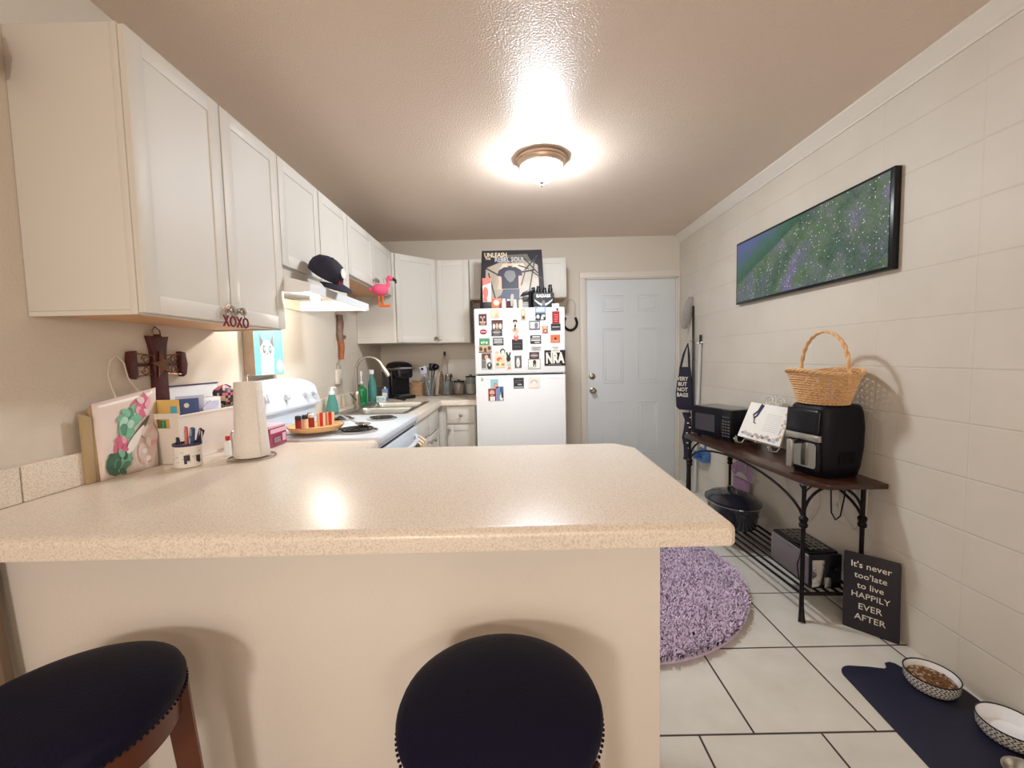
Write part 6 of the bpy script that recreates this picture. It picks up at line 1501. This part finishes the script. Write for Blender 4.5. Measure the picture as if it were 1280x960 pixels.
mg('fridge_magnet', 'grey word magnet below the dark plate magnet', (23, 37, 13.5, 9.5), 'charcoal', [('r', -.42, .2, .42, .36, 'lightgrey'), ('r', -.38, -.02, .38, .14, 'lightgrey'), ('r', -.42, -.24, .42, -.08, 'lightgrey'), ('r', -.2, -.42, .3, -.34, 'grey')])
mg('photo_magnet', 'tall family photo magnet in grey and pink, low on the left', (8, 56, 14, 21), 'lightgrey', [('r', -.45, .1, .35, .48, 'brown'), ('e', -.2, .1, .12, .4, 'skin'), ('r', -.48, -.4, -.1, .08, 'grey'), ('e', -.05, -.1, .3, .2, 'paper'), ('e', .0, -.48, .45, -.05, 'charcoal'), ('e', .14, -.3, .3, -.12, 'paper')], cat='photo')
mg('fridge_magnet', 'white card with a dark curved stripe above the orange card', (25, 50, 14, 9), 'paper', [('e', -.02, -.4, .45, .42, 'charcoal'), ('e', .08, -.45, .38, .22, 'paper'), ('e', -.45, -.4, -.1, .1, 'peach')])
mg('fridge_magnet', 'cream card with orange and green dabs, low on the freezer door', (25, 59.2, 13.5, 15.5), 'cream', [('e', -.35, .0, .2, .35, 'orangeprint'), ('e', -.1, -.05, .35, .2, 'peach'), ('e', -.4, -.35, -.1, -.1, 'green'), ('e', .1, -.35, .4, -.15, 'orangeprint')])
mg('rabbit_clip', 'black rabbit-eared clip magnet over a small cream bottle shape', (39.2, 55, 6.2, 12), 'black', [], shape=[(-.1, -.5), (.3, -.45), (.45, -.2), (.30, .02), (.5, .42), (.30, .5), (.02, .1), (-.25, .5), (-.5, .45), (-.30, .02), (-.45, -.2), (-.3, -.45)], th=.008)
mg('fridge_magnet', 'small cream bottle shaped magnet below the rabbit-eared clip', (40, 67.3, 5.5, 10), 'cream', [('r', -.3, -.1, .3, .25, 'tealprint'), ('e', -.3, -.45, .3, -.2, 'orangeprint')])
mg('fridge_magnet', 'small dark framed magnet with a white figure, bottom middle of the freezer door', (50, 60, 8.5, 15.5), 'grey', [('r', -.5, -.5, -.36, .5, 'charcoal'), ('r', .36, -.5, .5, .5, 'charcoal'), ('e', -.26, -.44, .26, .34, 'paper'), ('e', -.08, -.35, .08, .05, 'lightgrey')])
mg('photo_magnet', 'tall cut-out photo of a person in a dark hat, middle of the freezer door', (46.5, 14, 10, 18.5), 'paper', [('e', -.3, .22, .3, .46, 'charcoal'), ('e', -.16, .12, .18, .34, 'skin'), ('r', -.12, -.06, .12, .12, 'charcoal'), ('e', -.4, -.42, .1, -.1, 'beige'), ('e', .0, -.5, .4, -.1, 'skin'), ('r', -.1, -.3, .05, -.05, 'brown')], cat='photo')
mg('square_magnet', 'plain black square magnet in the middle of the freezer door', (47, 39.5, 13.5, 13.5), 'charcoal', [('r', -.4, .1, .4, .13, 'grey'), ('r', -.3, -.2, .3, -.17, 'grey')])
mg('round_clip', 'coral round clip magnet holding the top of the black square', (49.3, 33.2, 6.3, 8), 'coral', [('e', -.25, .1, .25, .48, 'peach')], shape=OV, th=.006, y=FYY-.0045)
mg('fridge_magnet', 'tan arched plaque magnet near the top edge of the freezer door', (58.5, .8, 6.5, 15.2), 'beige', [('e', -.25, -.1, .25, .3, 'cream'), ('r', -.2, -.4, .3, -.15, 'brown')], shape=[(-.5, -.5), (.5, -.5), (.5, .2), (.35, .42), (0, .5), (-.35, .42), (-.5, .2)])
mg('fridge_magnet', 'faint lilac strip magnet above the grey photo', (69, 11.3, 12.5, 3.8), 'lilac', [('r', -.4, -.2, .4, .1, 'lightgrey')])
mg('photo_magnet', 'dark framed grey photo magnet, right of the person in the hat', (69, 16.8, 13.5, 11), 'charcoal', [('r', -.44, -.40, .44, .40, 'lightgrey'), ('e', -.3, -.38, .0, .3, 'paper'), ('e', .0, -.38, .32, .3, 'grey')], cat='photo')
mg('fridge_magnet', 'pale blue card sticking up above the freezer door edge', (76.5, -.5, 13.5, 8), 'blueprint', [('r', -.4, -.3, .4, .2, 'lightgrey'), ('r', -.3, .25, .4, .35, 'paper')])
mg('fridge_magnet', 'black and white patterned card directly below the pale blue card', (77, 7.6, 13, 8.6), 'charcoal', [('e', -.4, -.3, -.1, .3, 'paper'), ('t3', .0, -.4, .3, .4, 'paper'), ('e', .2, -.1, .45, .35, 'lightgrey')])
mg('fridge_magnet', 'small reddish bear shaped magnet right of the grey photo', (85, 22.5, 8, 11.5), 'orangeprint', [('e', -.3, .05, .3, .45, 'beige'), ('e', -.25, -.4, .25, .1, 'brown'), ('e', -.12, -.3, .12, .0, 'cream')], shape=[(-.5, -.4), (.5, -.4), (.4, .1), (.5, .45), (.2, .4), (-.2, .4), (-.5, .45), (-.4, .1)])
mg('fridge_magnet', 'small white card with a dark figure above the red tag', (98, -4, 9, 9.5), 'paper', [('e', -.3, -.1, .3, .3, 'lightgrey'), ('r', .1, -.45, .35, -.1, 'charcoal'), ('r', -.4, -.45, -.1, -.2, 'pink')])
mg('fridge_magnet', 'bright red tag with white lettering near the right edge of the freezer door', (98, 5.8, 9.2, 15), 'darkred', [('r', -.25, .18, .3, .26, 'coral'), ('r', -.2, .0, .3, .08, 'coral'), ('r', -.25, -.18, .28, -.1, 'coral'), ('r', -.2, -.36, .25, -.28, 'coral')])
mg('fridge_magnet', 'black bar magnet with a thin pale line, right of the bear magnet', (96.2, 21, 12.2, 8.5), 'charcoal', [('r', -.36, -.04, .40, .07, 'lightgrey'), ('r', -.45, -.4, .45, -.36, 'grey')])
mg('fridge_magnet', 'black word magnet with rows of white text, above the pale grey slip', (70, 35, 13.8, 10.5), 'charcoal', [('r', -.30, .24, .40, .38, 'paper'), ('r', -.42, .02, .42, .12, 'lightgrey'), ('r', -.42, -.16, .42, -.04, 'paper'), ('r', -.1, -.42, .36, -.28, 'lightgrey')])
mg('fridge_magnet', 'orange magnet with a dark dot below the black bar magnet', (95.6, 34.8, 12, 9.8), 'orangeprint', [('e', -.12, -.15, .14, .2, 'maroon'), ('r', -.35, -.3, .35, -.24, 'peach')])
mg('fridge_magnet', 'pale grey slip magnet above the white-framed card', (71, 48.5, 12.6, 6), 'lightgrey', [('r', -.4, .05, .42, .2, 'grey'), ('r', -.3, -.25, .3, -.1, 'grey')])
mg('photo_magnet', 'dark reddish photo strip above the white-framed card', (68.5, 56, 12.5, 8.6), 'maroon', [('e', -.4, -.3, .4, .3, 'grey'), ('r', -.3, -.05, .3, .05, 'lightgrey')], cat='photo')
mg('fridge_magnet', 'white card with black border and dark figure, low on the freezer door', (67, 64.8, 15.3, 12.3), 'charcoal', [('r', -.47, -.46, .47, .46, 'paper'), ('e', -.12, -.05, .16, .42, 'charcoal'), ('r', -.1, -.25, .0, .0, 'charcoal'), ('r', .08, -.3, .14, .0, 'charcoal'), ('r', -.44, -.36, .1, -.33, 'grey')])
magnet('lettered_sticker', 'black sticker with large white letters NRA, lower right of the freezer door', 87.5*K, 54*K, 26.4*K, 19.5*K, 'black', [('t', 'NRA', .0, -.04, .92, 'paper', .0055, .62), ('r', -.36, .34, .3, .38, 'grey'), ('r', -.3, -.44, .3, -.40, 'grey')], cat='sticker')
mg('note_magnet', 'small white note with grey handwriting above the NRA sticker', (96, 47.8, 11, 9.2), 'paper', [('r', -.35, .15, .35, .24, 'grey'), ('r', -.2, -.05, .25, .03, 'grey'), ('r', -.35, -.3, .38, -.22, 'grey')], y=FYY-.0045)
mg('photo_magnet', 'teal and pink photo, topmost of the cluster on the lower door', (19, 89.5, 9.5, 11.2), 'tealprint', [('e', -.1, -.4, .4, .1, 'coral'), ('e', .05, -.3, .3, .0, 'skin')], cat='photo')
mg('photo_magnet', 'red and white photo, lower left of the cluster on the lower door', (15.8, 101, 9.8, 15.6), 'darkred', [('e', -.35, -.1, .3, .4, 'skin'), ('r', -.3, -.5, .35, -.14, 'paper'), ('r', -.48, -.02, .48, .05, 'maroon')], cat='photo')
mg('photo_magnet', 'blue and white photo, lower right of the cluster on the lower door', (25.9, 98.5, 9.2, 18), 'blueprint', [('r', .0, .1, .45, .46, 'bluecard'), ('e', -.05, -.5, .4, -.05, 'paper'), ('r', .2, -.3, .45, .1, 'charcoal')], cat='photo')
mg('fridge_magnet', 'dark square word magnet at the top of the lower door', (48, 88, 13, 13.2), 'charcoal', [('r', -.3, .22, .42, .28, 'grey'), ('r', -.42, .05, .2, .1, 'grey'), ('r', -.1, -.2, .3, -.08, 'lightgrey'), ('r', -.45, -.44, .45, -.34, 'lightgrey')])
mg('fridge_magnet', 'cream square magnet with a grey arch, right of the dark word magnet', (67, 88.5, 14, 12.8), 'cream', [('r', -.47, -.46, .47, .46, 'paper'), ('e', -.32, -.2, .32, .32, 'lightgrey'), ('e', -.24, -.32, .24, .22, 'paper')])
